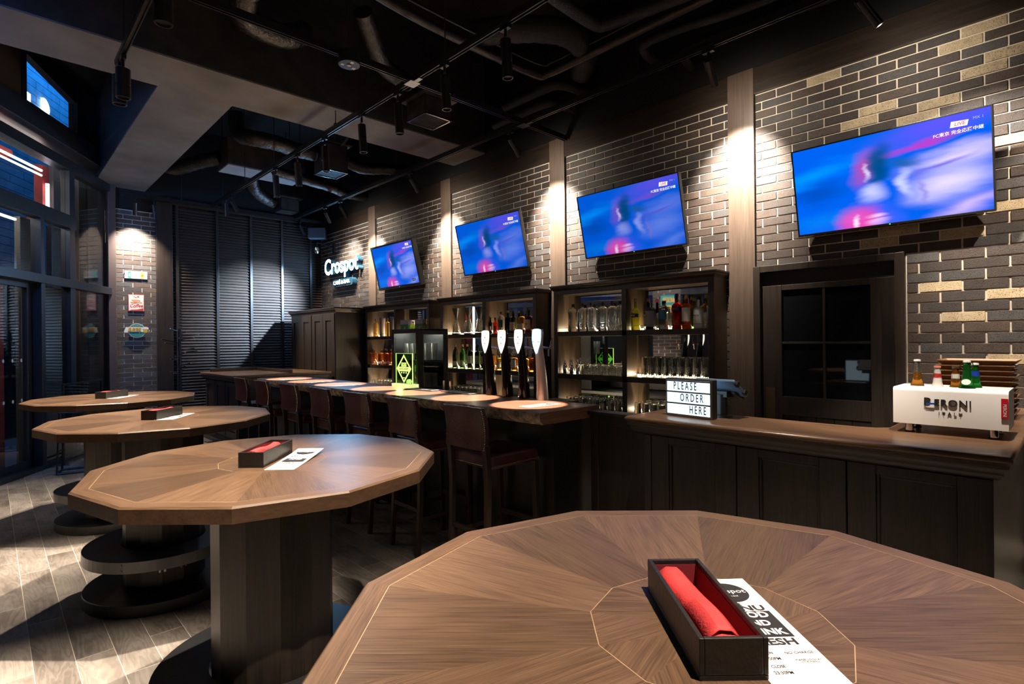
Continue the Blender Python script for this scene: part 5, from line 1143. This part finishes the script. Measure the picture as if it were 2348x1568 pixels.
# white bottle display
t=thing('bottle_display','white lettered bottle display box on chrome feet at the right end','display box',(3.15,0.4265,1.0502)); hw=0.207
b=B(); prof=[(0.0,0.042),(0.0,0.196),(0.003,0.206),(0.010,0.211),(0.020,0.213),(0.26,0.213),(0.26,0.205),(0.022,0.205),(0.012,0.200),(0.008,0.190),(0.008,0.042)]
vs=[(x,y,z) for y in (-hw,hw) for x,z in prof]; n=len(prof); b.add(vs,[(i,(i+1)%n,n+(i+1)%n,n+i) for i in range(n)]+[tuple(range(n-1,-1,-1)),tuple(range(n,2*n))])
b.box(0.008,0.26,-hw,-hw+0.006,0.042,0.206).box(0.008,0.26,hw-0.006,hw,0.042,0.206).box(0.252,0.26,-hw+0.006,hw-0.006,0.042,0.206).box(0.008,0.252,-hw+0.006,hw-0.006,0.042,0.05)
b.build('box_shell',M['white'],t,smooth=True)
for x,y in ((0.045,0.15),(0.045,-0.155),(0.215,0.15),(0.215,-0.155)): B().cyl((x,y,0.004),(x,y,0.044),0.017,n=20).build('foot',M['chrome'],t,smooth=True)
ft=B()
for x,y in ((0.045,0.15),(0.045,-0.155),(0.215,0.15),(0.215,-0.155)): ft.cyl((x,y,0),(x,y,0.005),0.019,n=20)
ft.build('foot_pad',M['black'],t)
ltr=mat('letter_charcoal',(0.035,0.037,0.04),0.35)
text('brand_text','P',ltr,t,basis((-0.002,0.075,0.149),(0,-1,0),(0,0,1)),0.052,0.0018,0.012)
text('brand_text','ERONI',ltr,t,basis((-0.002,-0.018,0.147),(0,-1,0),(0,0,1)),0.043,0.0018,0.012,space=1.10)
text('brand_text','ITALY',ltr,t,basis((-0.0015,-0.010,0.099),(0,-1,0),(0,0,1)),0.0215,0.001,-0.004,space=1.7)
B().box(-0.006,-0.0042,0.046,0.078,0.138,0.146).build('ribbon',mat('ribbon_blue',(0.02,0.10,0.5),0.3),t)
B().box(-0.005,0,-hw+0.001,-hw+0.024,0.096,0.182).build('red_tag',mat('tag_red',(0.62,0.015,0.04),0.3),t,bevel=0.001); text('tag_text','PERONI',M['paper'],t,basis((-0.0055,-hw+0.0125,0.131),(0,0,-1),(0,-1,0)),0.0165,0.0002,0.012,sx=0.95)
def beer(dx,dy,lab,H,R,body,cap,collar=None,neckr=0.012,wire=False,hs=0.55,oval=None):
    t=thing('beer_bottle',lab,'bottle',(3.15+dx,0.4265+dy,1.1005)); hb=H*hs
    pr=[(R*0.93,0),(R,0.005),(R,hb*0.78)]
    for k in range(1,8): q=k/8; pr.append((neckr*1.5+(R-neckr*1.5)*(0.5+0.5*math.cos(q*math.pi)),hb*0.78+(H*0.72-hb*0.78)*q))
    pr+=[(neckr*1.35,H*0.78),(neckr,H*0.955),(neckr*1.05,H*0.965)]
    B().lathe(pr,22).build('glass_body',body,t,smooth=True)
    B().lathe([(neckr*1.12,H*0.962),(neckr*1.22,H*0.967),(neckr*1.12,H*0.995),(0.0005,H)],18).build('cap',cap,t,smooth=True)
    if collar: 
        B().lathe([(neckr*1.40,H*0.74),(neckr*1.27,H*0.86)],18).build('neck_label',collar,t,smooth=True)
    if oval: 
        B().prism([(0.017*math.cos(a),0.014*math.sin(a)) for a in [2*math.pi*k/24 for k in range(24)]],0,0.0008,T=basis((-R*0.80,0,H*0.66),(0,-1,0),(0.55,0,1))).build('oval_label',oval,t)
    if wire:
        for sy in (-1,1): B().tube(smooth_path([(0,sy*0.012,H*0.86),(-0.003,sy*0.022,H*0.90),(0,sy*0.021,H*0.95),(0,sy*0.013,H*0.972)],4),0.0016,6).build('swing_wire',M['chrome'],t)
        B().lathe([(0.011,H*0.95),(0.0125,H*0.965)],14).build('rubber_seal',RED,t)
    return t
frostw=colour('milky_glass',(0.85,0.83,0.80),0.25)
bo=beer(0.14,0.135,'clear bottle of golden beer with white cap, leftmost in the white display',0.292,0.031,amber,M['white'],hs=0.62)
for ch in bo.children:
    if ch.name.startswith('glass_body'):
        ch.data.materials.append(M['glass'])
        for p in ch.data.polygons:
            if p.center.z>0.218: p.material_index=1
beer(0.14,0.056,'milky white bottle with red neck wrap in the white display',0.262,0.031,frostw,colour('cap_redwhite',(0.75,0.25,0.2)),RED,hs=0.66)
beer(0.14,-0.012,'amber bottle with white neck label and gold cap in the white display',0.262,0.030,amber,GLD,WHT,hs=0.66)
bgreen=liquid('beer_green',(0.03,0.36,0.05),0.8)
beer(0.10,-0.058,'green swing-top bottle with oval white label in the white display',0.292,0.035,bgreen,M['white'],None,0.0125,True,0.62,WHT)
beer(0.17,-0.080,'green bottle with blue neck label behind the swing-top bottle',0.278,0.031,bgreen,M['white'],mat('label_royal',(0.01,0.05,0.45),0.4),hs=0.62)
# stacked wooden trays
M['tray']=wood('tray_wood',(0.13,0.062,0.025),(0.27,0.14,0.06),1,0.45)
pr=None
for k in range(11):
    lab='%s brown wooden tray of the stack by the brick wall'%['lowest','second from bottom','third from bottom','fourth from bottom','fifth from bottom','middle','fifth from top','fourth from top','third from top','second from top','topmost'][k]
    if pr is None:
        pr=thing('wooden_tray',lab,'tray',(4.12,0.42,1.0502),0,'stacked wooden trays')
        b=B(); w1,l1,w2,l2,h=0.12,0.143,0.150,0.172,0.028; e=0.006
        O=[(-w1,-l1,0),(w1,-l1,0),(w1,l1,0),(-w1,l1,0),(-w2,-l2,h),(w2,-l2,h),(w2,l2,h),(-w2,l2,h),(-w2,-l2,h+e),(w2,-l2,h+e),(w2,l2,h+e),(-w2,l2,h+e),(-w1+.004,-l1+.004,e),(w1-.004,-l1+.004,e),(w1-.004,l1-.004,e),(-w1+.004,l1-.004,e)]
        b.add(O,[(3,2,1,0)]+[(i,(i+1)%4,4+(i+1)%4,4+i) for i in range(4)]+[(4+i,4+(i+1)%4,8+(i+1)%4,8+i) for i in range(4)]+[(8+i,8+(i+1)%4,12+(i+1)%4,12+i) for i in range(4)]+[(12,13,14,15)])
        b.build('tray_body',M['tray'],pr,bevel=0.0015)
    else: dup(pr,(4.12+0.004*math.sin(k*2.3),0.42+0.006*math.sin(k*1.7),1.0502+0.0285*k),0.02*math.sin(k*3.1),lab)
# ================================================================== TELEVISIONS
def screen_mat(name,white,dim):
    m=bpy.data.materials.new(name); m.use_nodes=True; nt=m.node_tree; nt.nodes.clear(); L=nt.links; N=nt.nodes.new
    out=N('ShaderNodeOutputMaterial'); em=N('ShaderNodeEmission'); tc=N('ShaderNodeTexCoord')
    nz=N('ShaderNodeTexNoise'); nz.inputs['Scale'].default_value=3.0; nz.inputs['Detail'].default_value=3; mpn=N('ShaderNodeMapping'); mpn.inputs['Scale'].default_value=(0.7,3.0,1); mpn.inputs['Rotation'].default_value=(0,0,R_(-12)); L.new(tc.outputs['Object'],mpn.inputs[0]); L.new(mpn.outputs[0],nz.inputs['Vector'])
    sb=N('ShaderNodeVectorMath'); sb.operation='SUBTRACT'; L.new(nz.outputs['Color'],sb.inputs[0]); sb.inputs[1].default_value=(0.5,0.5,0.5)
    sc=N('ShaderNodeVectorMath'); sc.operation='SCALE'; sc.inputs['Scale'].default_value=0.16; L.new(sb.outputs[0],sc.inputs[0])
    ad=N('ShaderNodeVectorMath'); ad.operation='ADD'; L.new(tc.outputs['Object'],ad.inputs[0]); L.new(sc.outputs[0],ad.inputs[1])
    cur=None
    def mix(col,fac):
        nonlocal cur
        x=N('ShaderNodeMix'); x.data_type='RGBA'
        if isinstance(cur,tuple): x.inputs[6].default_value=cur
        else: L.new(cur,x.inputs[6])
        x.inputs[7].default_value=(*col,1); L.new(fac,x.inputs[0]); cur=x.outputs[2]
    def blob(cx,cy,rx,ry,rot,col,a=1.0,soft=0.0):
        mp=N('ShaderNodeMapping'); mp.vector_type='TEXTURE'; mp.inputs['Location'].default_value=(cx,cy,0); mp.inputs['Rotation'].default_value=(0,0,R_(rot)); mp.inputs['Scale'].default_value=(rx,ry,1000); L.new(ad.outputs[0],mp.inputs[0])
        ln=N('ShaderNodeVectorMath'); ln.operation='LENGTH'; L.new(mp.outputs[0],ln.inputs[0])
        mr=N('ShaderNodeMapRange'); mr.interpolation_type='SMOOTHSTEP'; mr.inputs['From Min'].default_value=1.0; mr.inputs['From Max'].default_value=soft; mr.inputs['To Max'].default_value=min(a,0.96); L.new(ln.outputs['Value'],mr.inputs['Value']); mix(col,mr.outputs[0])
    cur=(0.0,0.10,0.70,1)
    blob(-0.46,0.10,0.5,0.10,12,(0.0,0.26,0.9),0.9); blob(-0.42,-0.02,0.30,0.12,5,(0.0,0.06,0.42),0.8); blob(-0.40,-0.24,0.4,0.12,6,(0.0,0.17,0.72),0.9)
    blob(0.35,0.30,0.60,0.14,10,(0.12,0.07,0.80),0.75); blob(0.22,0.18,0.35,0.05,8,(0.42,0.04,0.50),0.8*white+0.2)
    wv=0.25+0.75*white
    blob(0.40,0.06,0.42,0.10,6,(0.26+0.3*white,0.36+0.16*white,0.95),wv); blob(0.36,-0.10,0.36,0.15,10,(0.28+0.3*white,0.40+0.15*white,0.95),wv); blob(0.45,-0.26,0.30,0.08,14,(0.25+0.2*white,0.40,0.9),wv*0.9); blob(0.32,0.02,0.28,0.035,14,(0.10,0.08,0.62),0.8)
    blob(-0.12,0.10,0.10,0.18,-22,(0.40,0.06,0.35),0.35+0.5*white); blob(-0.03,0.10,0.10,0.21,-8,(0.0,0.06,0.20),0.95,0.2); blob(0.12,0.08,0.16,0.05,-10,(0.01,0.10,0.30),0.8); blob(-0.11,0.07,0.03,0.07,0,(0.65,0.66,0.9),0.7)
    blob(-0.07,-0.07,0.12,0.09,10,(0.48,0.50,0.88),0.4+0.5*white); blob(0.12,-0.05,0.06,0.13,12,(0.50,0.55,0.92),0.4+0.55*white); blob(0.22,-0.12,0.03,0.12,5,(0.20,0.16,0.55),0.6)
    blob(-0.10,-0.30,0.24,0.20,0,(0.05,0.10,0.85),0.9,0.3); blob(-0.17,-0.27,0.18,0.17,-8,(0.72,0.05,0.32),0.9,0.25); blob(-0.20,-0.24,0.10,0.09,0,(0.62,0.10,0.55),0.6); blob(-0.19,-0.28,0.025,0.09,0,(0.85,0.78,0.95),0.85); blob(-0.08,-0.24,0.09,0.035,4,(0.78,0.62,0.92),0.75); blob(-0.07,-0.29,0.10,0.025,4,(0.75,0.60,0.92),0.6)
    L.new(cur,em.inputs[0]); em.inputs[1].default_value=dim; 
    gl=N('ShaderNodeBsdfGlossy'); gl.inputs[0].default_value=(1,1,1,1); gl.inputs[1].default_value=0.12; mx=N('ShaderNodeMixShader'); mx.inputs[0].default_value=0.03
    L.new(em.outputs[0],mx.inputs[1]); L.new(gl.outputs[0],mx.inputs[2]); L.new(mx.outputs[0],out.inputs[0]); return m
TXW=glow('caption_white',(0.95,0.96,1.0),1.0); TXR=glow('caption_red',(0.9,0.06,0.08),0.9); TXD=glow('caption_grey',(0.35,0.36,0.85),0.9); LEDG=glow('standby_led',(0.05,1.0,0.1),3)
def tv(yc,zc,label,sm,w_=1.17,h=0.652,bez=0.010,xc=4.545,th=0.045,vol=False):
    t=thing('television',label,'television'); t.matrix_basis=basis((xc,yc,zc),(0,-1,0),(-0.233,0,0.972))
    B().box(-w_/2,w_/2,-h/2,h/2,-th,-0.001).build('back_casing',M['blackmetal'],t,bevel=0.006)
    f=B()
    for s in ((-w_/2,-w_/2+bez,-h/2,h/2),(w_/2-bez,w_/2,-h/2,h/2),(-w_/2+bez,w_/2-bez,h/2-bez,h/2),(-w_/2+bez,w_/2-bez,-h/2,-h/2+bez*1.5)): f.box(*s,-0.001,0.008)
    f.build('bezel',M['blackmetal'],t,bevel=0.0015)
    s=B().add([(-w_/2+bez,-h/2+bez*1.5,0.0),(w_/2-bez,-h/2+bez*1.5,0.0),(w_/2-bez,h/2-bez,0.0),(-w_/2+bez,h/2-bez,0.0)],[(0,1,2,3)]).build('screen',sm,t)
    X,Y=Vector((1,0,0)),Vector((0,1,0))
    text('caption','FC東京 完全応援中継',TXW,s,basis((w_/2-0.045,h/2-0.120,0.0015),X,Y),0.027,0.0003,0.012,align='RIGHT')
    k=B().prism([(-0.047,-0.016),(0.04,-0.020),(0.048,0.014),(-0.04,0.021)],0,0.0005,T=basis((w_/2-0.165,h/2-0.072,0.001),X,Y)); k.build('channel_logo',TXW,s)
    text('logo_text','LIVE',TXR,s,basis((w_/2-0.163,h/2-0.073,0.002),X,Y),0.030,0.0003,0.02,shear=0.2)
    text('channel_text','MX 1',TXD,s,basis((w_/2-0.070,h/2-0.058,0.0015),X,Y),0.024,0.0003)
    if vol: 
        B().prism(rrect(0.075,0.035,0.006),0,0.0006,T=basis((w_/2-0.16,-h/2+0.10,0.001),X,Y)).build('volume_badge',M['ink'],s); text('badge_text','4 32',TXW,s,basis((w_/2-0.16,-h/2+0.10,0.002),X,Y),0.024,0.0003)
    B().cyl((0.02,-h/2+bez*0.8,0.008),(0.02,-h/2+bez*0.8,0.010),0.004,n=8).build('standby_light',LEDG,t)
    B().box(-0.15,0.15,-0.10,0.10,-th-0.02,-th).box(-0.06,0.06,0.0,0.10,-th-0.075,-th-0.02).build('wall_bracket',M['blackmetal'],t)
    return t
SA=screen_mat('broadcast_bright',1.35,1.35); SB_=screen_mat('broadcast_blue',0.12,1.0); SCm=screen_mat('broadcast_mid',0.5,1.12)
tv(0.957,2.613,'nearest wall television above the dark door, showing a pale blurred picture',SA)
tv(3.075,2.683,'second wall television from the door, above the clear bottles',SB_)
tv(5.12,2.700,'third wall television from the door, above the coffee decanters',SB_,w_=1.20,h=0.665)
tv(7.335,2.680,'farthest wall television with a thick frame, next to the lit wall sign',SCm,w_=1.19,h=0.70,bez=0.030,th=0.075,vol=True)
# ================================================================== LIT WALL SIGN
def face_sign(name,body,size,z,yc,depth,front,side,parent,bold,width,sx0=1.0,space=1.0,x=4.705):
    T=basis((x-depth/2,yc,z),(0,-1,0),(0,0,1)); o=text(name,body,front,parent,Matrix.Identity(4),size,depth/2,bold,sx=sx0,space=space)
    xs=[v.co.x for v in o.data.vertices]; k=width/(max(xs)-min(xs)); c=(max(xs)+min(xs))/2
    ys=[v.co.y for v in o.data.vertices]
    for v in o.data.vertices: v.co.x=(v.co.x-c)*k
    o.data.materials.append(side); o.data.update()
    for p in o.data.polygons: p.material_index=0 if p.normal.z>0.5 else 1
    o.data.transform(T); return o
M['signside']=mat('sign_return',(0.03,0.10,0.16),0.3)
t=thing('wall_sign','big glowing white channel-letter sign reading Crospot on the brick wall','sign')
face_sign('sign_letters','Crospot',0.40,2.895,9.245,0.10,M['sign'],M['signside'],t,0.020,1.29)
spot_light(t,(4.56,8.75,2.86),Vector((3.6,10.27,2.2))-Vector((4.56,8.75,2.86)),2600,52,1.0,(0.42,0.68,1.0),0.03)  # added spot aimed at the louvres, standing in for the sign's beam
t=thing('wall_plaque','small dark plaque with glowing CAFÉ & BAR under the big sign','sign')
B().prism(rrect(0.78,0.135,0.05,6),0,0.09,T=basis((4.707,9.215,2.585),(0,-1,0),(0,0,1))).build('plaque_body',mat('plaque_blue',(0.02,0.07,0.12),0.35),t,bevel=0.004)
face_sign('plaque_letters','CAFÉ & BAR',0.085,2.588,9.215,0.018,M['signsm'],M['signside'],t,0.02,0.62,x=4.616)
# ================================================================== CORNER DEVICES
t=thing('loudspeaker','dark loudspeaker box high in the far right corner','speaker',(4.47,9.88,3.54),R_(-40))
B().box(-0.155,0.155,-0.09,0.09,-0.10,0.10).build('cabinet',mat('speaker_blue',(0.10,0.13,0.17),0.45),t,bevel=0.012); B().box(-0.145,0.145,-0.094,-0.09,-0.09,0.09).build('grille',mat('speaker_grille',(0.06,0.075,0.095),0.6,bump=0.5,bs=300),t); B().cyl((0.10,-0.096,0.0),(0.10,-0.093,0.0),0.008,n=10).build('emblem',M['chrome'],t)
B().box(-0.02,0.02,0.09,0.16,-0.02,0.02).build('bracket',M['blackmetal'],t)
t=thing('security_camera','dome security camera on a bracket beside the lit wall sign','camera',(4.70,9.70,3.27))
B().box(-0.012,0,-0.05,0.05,-0.11,0.10).build('wall_plate',M['fframe'],t,bevel=0.003); B().tube([(-0.01,0,0.0),(-0.14,0.15,0.09),(-0.22,0.24,0.11)],0.012,8).build('arm',M['fframe'],t); 
B().cyl((-0.22,0.24,0.11),(-0.22,0.24,0.03),0.012,n=8).build('drop_rod',M['fframe'],t)
B().lathe([(0.0005,-0.085),(0.03,-0.078),(0.045,-0.055),(0.05,-0.03),(0.05,0.03),(0.02,0.045),(0.0005,0.045)],18,(-0.22,0.24,-0.01)).build('dome',M['chrome'],t,smooth=True)
# ================================================================== SIGNS ON THE BRICK PIER
YF=10.246
def flat(x,z): return basis((x,YF,z),(1,0,0),(0,0,1))
t=thing('welcome_sign','small white licence-plate style sign reading WELCOME on the brick pier','sign'); Wx,Wz=1.684,2.590
B().box(Wx-0.148,Wx+0.148,YF-0.012,YF,Wz-0.06,Wz+0.06).build('plate',mat('plate_white',(0.82,0.81,0.78),0.4),t,bevel=0.003)
cols=[(0.05,0.06,0.10),(0.90,0.92,0.9),(0.05,0.06,0.12),(0.08,0.08,0.10),(0.06,0.05,0.22),(0.55,0.22,0.05),(0.60,0.25,0.04)]; bgs=[(0.78,0.80,0.74),(0.05,0.36,0.20),(0.80,0.78,0.76),(0.82,0.70,0.70),(0.84,0.83,0.80),(0.75,0.50,0.08),(0.83,0.82,0.80)]
for i,ch in enumerate('WELCOME'):
    xx=Wx-0.127+0.0423*i; B().box(xx-0.0205,xx+0.0205,YF-0.0132,YF-0.012,Wz-0.052,Wz+0.052).build('letter_tile',colour('wt%d'%i,bgs[i]),t)
    text('sign_text',ch,colour('wl%d'%i,cols[i]),t,basis((xx,YF-0.0137,Wz-0.004),(1,0,0),(0,0,1)),0.060,0.0004,0.012,sx=0.75)
t=thing('coffee_sign','square cream sign with a red cup and the word Coffee on the brick pier','sign'); Cx,Cz=1.684,2.153
B().box(Cx-0.104,Cx+0.104,YF-0.012,YF,Cz-0.13,Cz+0.13).build('plate',mat('plate_red',(0.55,0.16,0.12),0.4),t,bevel=0.003); B().box(Cx-0.096,Cx+0.096,YF-0.0128,YF-0.012,Cz-0.122,Cz+0.122).build('face',mat('plate_cream',(0.80,0.69,0.62),0.5),t)
RR=colour('sign_red',(0.50,0.06,0.04)); OO=colour('sign_orange',(0.75,0.30,0.12)); text('sign_text','Coffee',RR,t,basis((Cx-0.002,YF-0.0133,Cz-0.045),(1,0,0.04),(0,0,1)),0.075,0.0004,0.012,shear=0.25,sx=0.85)
def poly(name,pts,m,c,par,y=YF-0.0130): return B().prism(pts,0,0.0006,T=basis((c[0],y,c[1]),(1,0,0),(0,0,1))).build(name,m,par)
poly('cup_bowl',[(-0.062+0.0,0.06),(0.03,0.06),(0.022,0.035),(0.0,0.018),(-0.03,0.018),(-0.052,0.035)],OO,(Cx,Cz-0.01),t); poly('saucer',[(-0.080,0.012),(-0.02,0.002),(0.05,0.016),(0.06,0.024),(-0.02,0.012),(-0.07,0.020)],RR,(Cx,Cz-0.01),t)
poly('cup_handle',[(0.03,0.055),(0.05,0.05),(0.048,0.038),(0.028,0.034),(0.028,0.040),(0.042,0.042),(0.042,0.047),(0.03,0.048)],RR,(Cx,Cz-0.01),t); poly('steam',[(-0.055,0.105),(-0.02,0.098),(0.005,0.086),(0.01,0.08),(-0.005,0.08),(-0.022,0.092)],RR,(Cx,Cz),t); poly('bean',[(0.02+0.016*math.cos(a),0.100+0.010*math.sin(a)) for a in [k*math.pi/6 for k in range(12)]],RR,(Cx+0.005,Cz-0.002),t); poly('bean',[(0.05+0.02*math.cos(a),0.02+0.011*math.sin(a)) for a in [k*math.pi/6 for k in range(12)]],OO,(Cx+0.01,Cz-0.015),t)
poly('ribbon',[(-0.09,-0.118),(0.092,-0.118),(0.092,-0.078),(0.02,-0.100),(-0.06,-0.106)],RR,(Cx,Cz),t)
t=thing('beer_sign','oval teal sign with yellow letters BEER and a mug on the brick pier','sign'); Bx,Bz=1.686,1.720
E_=[2*math.pi*k/40 for k in range(40)]
poly('rim',[(0.115*math.cos(a),0.112*math.sin(a)) for a in E_],mat('rim_white',(0.72,0.76,0.70),0.4),(Bx,Bz),t,YF-0.030); poly('oval',[(0.107*math.cos(a),0.104*math.sin(a)) for a in E_],mat('oval_teal',(0.05,0.22,0.20),0.4),(Bx,Bz),t,YF-0.0308)
B().prism([(0.10*math.cos(a),0.10*math.sin(a)) for a in E_],0,0.026,T=basis((Bx,YF-0.002,Bz),(1,0,0),(0,0,1))).build('mount',M['black'],t)
poly('banner',[(-0.170,-0.018),(-0.145,0.055),(0.085,0.055),(0.10,-0.020),(-0.10,-0.020),(-0.11,-0.030),(-0.165,-0.030)],mat('banner_white',(0.80,0.82,0.76),0.4),(Bx,Bz),t,YF-0.0325)
text('sign_text','BEER',mat('beer_yellow',(0.75,0.42,0.05),0.4),t,basis((Bx-0.035,YF-0.0350,Bz+0.014),(1,0,0),(0,0,1)),0.080,0.002,0.025,shear=0.25,sx=1.02); text('sign_text','COLD',mat('pale_teal',(0.45,0.62,0.58),0.5),t,basis((Bx+0.0,YF-0.0322,Bz+0.075),(1,0,0),(0,0,1)),0.03,0.0004,0.01,shear=0.3,sx=1.3)
poly('mug',[(0.085,-0.03),(0.135,-0.03),(0.145,0.03),(0.08,0.03)],YEL,(Bx,Bz),t,YF-0.0345); poly('foam',[(0.078,0.025),(0.150,0.025),(0.158,0.040),(0.14,0.058),(0.11,0.062),(0.082,0.052),(0.072,0.040)],mat('foam_white',(0.82,0.82,0.78),0.6),(Bx,Bz),t,YF-0.0350)
poly('mug_handle',[(0.140,-0.02),(0.165,-0.012),(0.170,0.01),(0.150,0.022),(0.148,0.014),(0.160,0.006),(0.157,-0.006),(0.141,-0.012)],mat('pale_mint',(0.55,0.68,0.64),0.5),(Bx,Bz),t,YF-0.0345)
# poster on the side pier, seen only in the mirrors
t=thing('beer_poster','teal poster with round yellow letters BEER on the left brick pier','poster'); o=fpt(4.80,0.25,2.20); PB=basis(o,-FU,(0,0,1))
B().prism([(-0.17,-0.22),(0.17,-0.22),(0.17,0.22),(-0.17,0.22)],0,0.006,T=PB).build('poster_sheet',mat('poster_teal',(0.03,0.30,0.33),0.5),t); text('poster_text','BEER',colour('poster_yellow',(0.85,0.50,0.10)),t,PB@Matrix.Translation((0,0.12,0.0075)),0.13,0.0006,0.03); B().prism([(0.09*math.cos(a),-0.07+0.09*math.sin(a)) for a in E_],0.006,0.0075,T=PB).build('poster_disc',colour('poster_yellow',(0.85,0.50,0.10)),t)
l=bpy.data.lights.new('pier_light','SPOT'); l.energy=120; l.spot_size=R_(50); l.color=NEUT; o=bpy.data.objects.new('pier_light',l); COL.objects.link(o); o.location=fpt(4.75,0.75,3.4); o.rotation_euler=(fpt(4.75,0.24,2.1)-Vector(o.location)).to_track_quat('-Z','Y').to_euler()
# ================================================================== COAT STAND, STOOL, GLASS SCREEN
t=thing('coat_stand','black coat stand with many slanting pegs before the louvred wall','coat stand',(2.12,9.55,0))
B().cyl((0,0,0),(0,0,1.735),0.021,n=16).build('pole',M['blackmetal'],t,smooth=True); B().cyl((0,0,0),(0,0,0.02),0.17,n=32).build('base',M['blackmetal'],t,bevel=0.004)
for dx,dy,z0,dz in ((-0.13,-0.06,1.69,0.045),(0.10,0.06,1.66,0.03),(0.24,-0.02,1.62,0.03),(0.17,-0.07,1.57,0.03),(-0.03,-0.10,1.575,0.02),(-0.22,0.02,1.52,0.06),(-0.19,-0.04,1.49,0.035),(0.20,0.04,1.40,0.04),(0.23,-0.02,1.37,0.03),(0.04,-0.12,1.34,0.03),(-0.08,-0.10,1.31,0.01),(-0.13,-0.05,1.27,0.01),(0.12,-0.06,1.18,0.03),(0.05,-0.12,1.14,0.03),(-0.05,-0.11,1.11,0.02),(-0.13,-0.04,1.075,0.01),(-0.09,-0.08,1.045,0.02)):
    p0=Vector((0,0,z0)); p1=Vector((dx*1.05,dy,z0+dz)); pg=B().cyl(p0,p1,0.0085,n=8); o=pg.build('peg',M['blackmetal'],t,smooth=True)
    B().lathe([(0.0005,-0.010),(0.007,-0.007),(0.0095,0),(0.007,0.007),(0.0005,0.010)],10,tuple(p1)).build('peg_tip',M['chrome'],o,smooth=True)
t=thing('wire_stool','black metal sled-base stool by the glass front','stool',(0.78,8.28,0),R_(-14))
B().tube([(-0.19,-0.12,0.013),(-0.165,-0.12,0.72),(0.19,-0.12,0.72),(0.19,-0.12,0.013),(-0.19,-0.12,0.013)],0.012,8).build('side_frame',M['blackmetal'],t); B().tube([(-0.19,0.16,0.013),(-0.165,0.16,0.72),(0.19,0.16,0.72),(0.19,0.16,0.013),(-0.19,0.16,0.013)],0.012,8).build('side_frame',M['blackmetal'],t)
B().cyl((-0.19,-0.12,0.013),(-0.19,0.16,0.013),0.012,n=8).cyl((0.19,-0.12,0.25),(0.19,0.16,0.25),0.012,n=8).cyl((-0.19,-0.12,0.25),(-0.19,0.16,0.25),0.012,n=8).build('cross_bar',M['blackmetal'],t); B().box(-0.19,0.20,-0.135,0.175,0.725,0.755).build('seat',M['black'],t,bevel=0.006)
t=thing('glass_screen','low black-framed glass screen standing along the glass front','screen',fpt(1.0,0.16,0)); T0=basis((0,0,0),FU,(0,0,1))
def tb(a0,a1,b0,b1,c0=-0.012,c1=0.012): return [tuple(T0@Vector((x,y,z))) for x,y,z in ((a0,b0,c0),(a1,b0,c0),(a1,b1,c0),(a0,b1,c0),(a0,b0,c1),(a1,b0,c1),(a1,b1,c1),(a0,b1,c1))]
FQ=[(3,2,1,0),(4,5,6,7),(0,1,5,4),(1,2,6,5),(2,3,7,6),(3,0,4,7)]
f=B()
for q in ((-0.46,-0.435,0,1.02),(0.485,0.51,0,1.02),(-0.435,0.485,0.995,1.02),(-0.435,0.485,0.03,0.055)): f.add(tb(*q),FQ)
f.build('frame',M['blackmetal'],t,bevel=0.002); B().add(tb(-0.435,0.485,0.055,0.995,-0.004,0.004),FQ).build('glass_sheet',M['pane'],t)
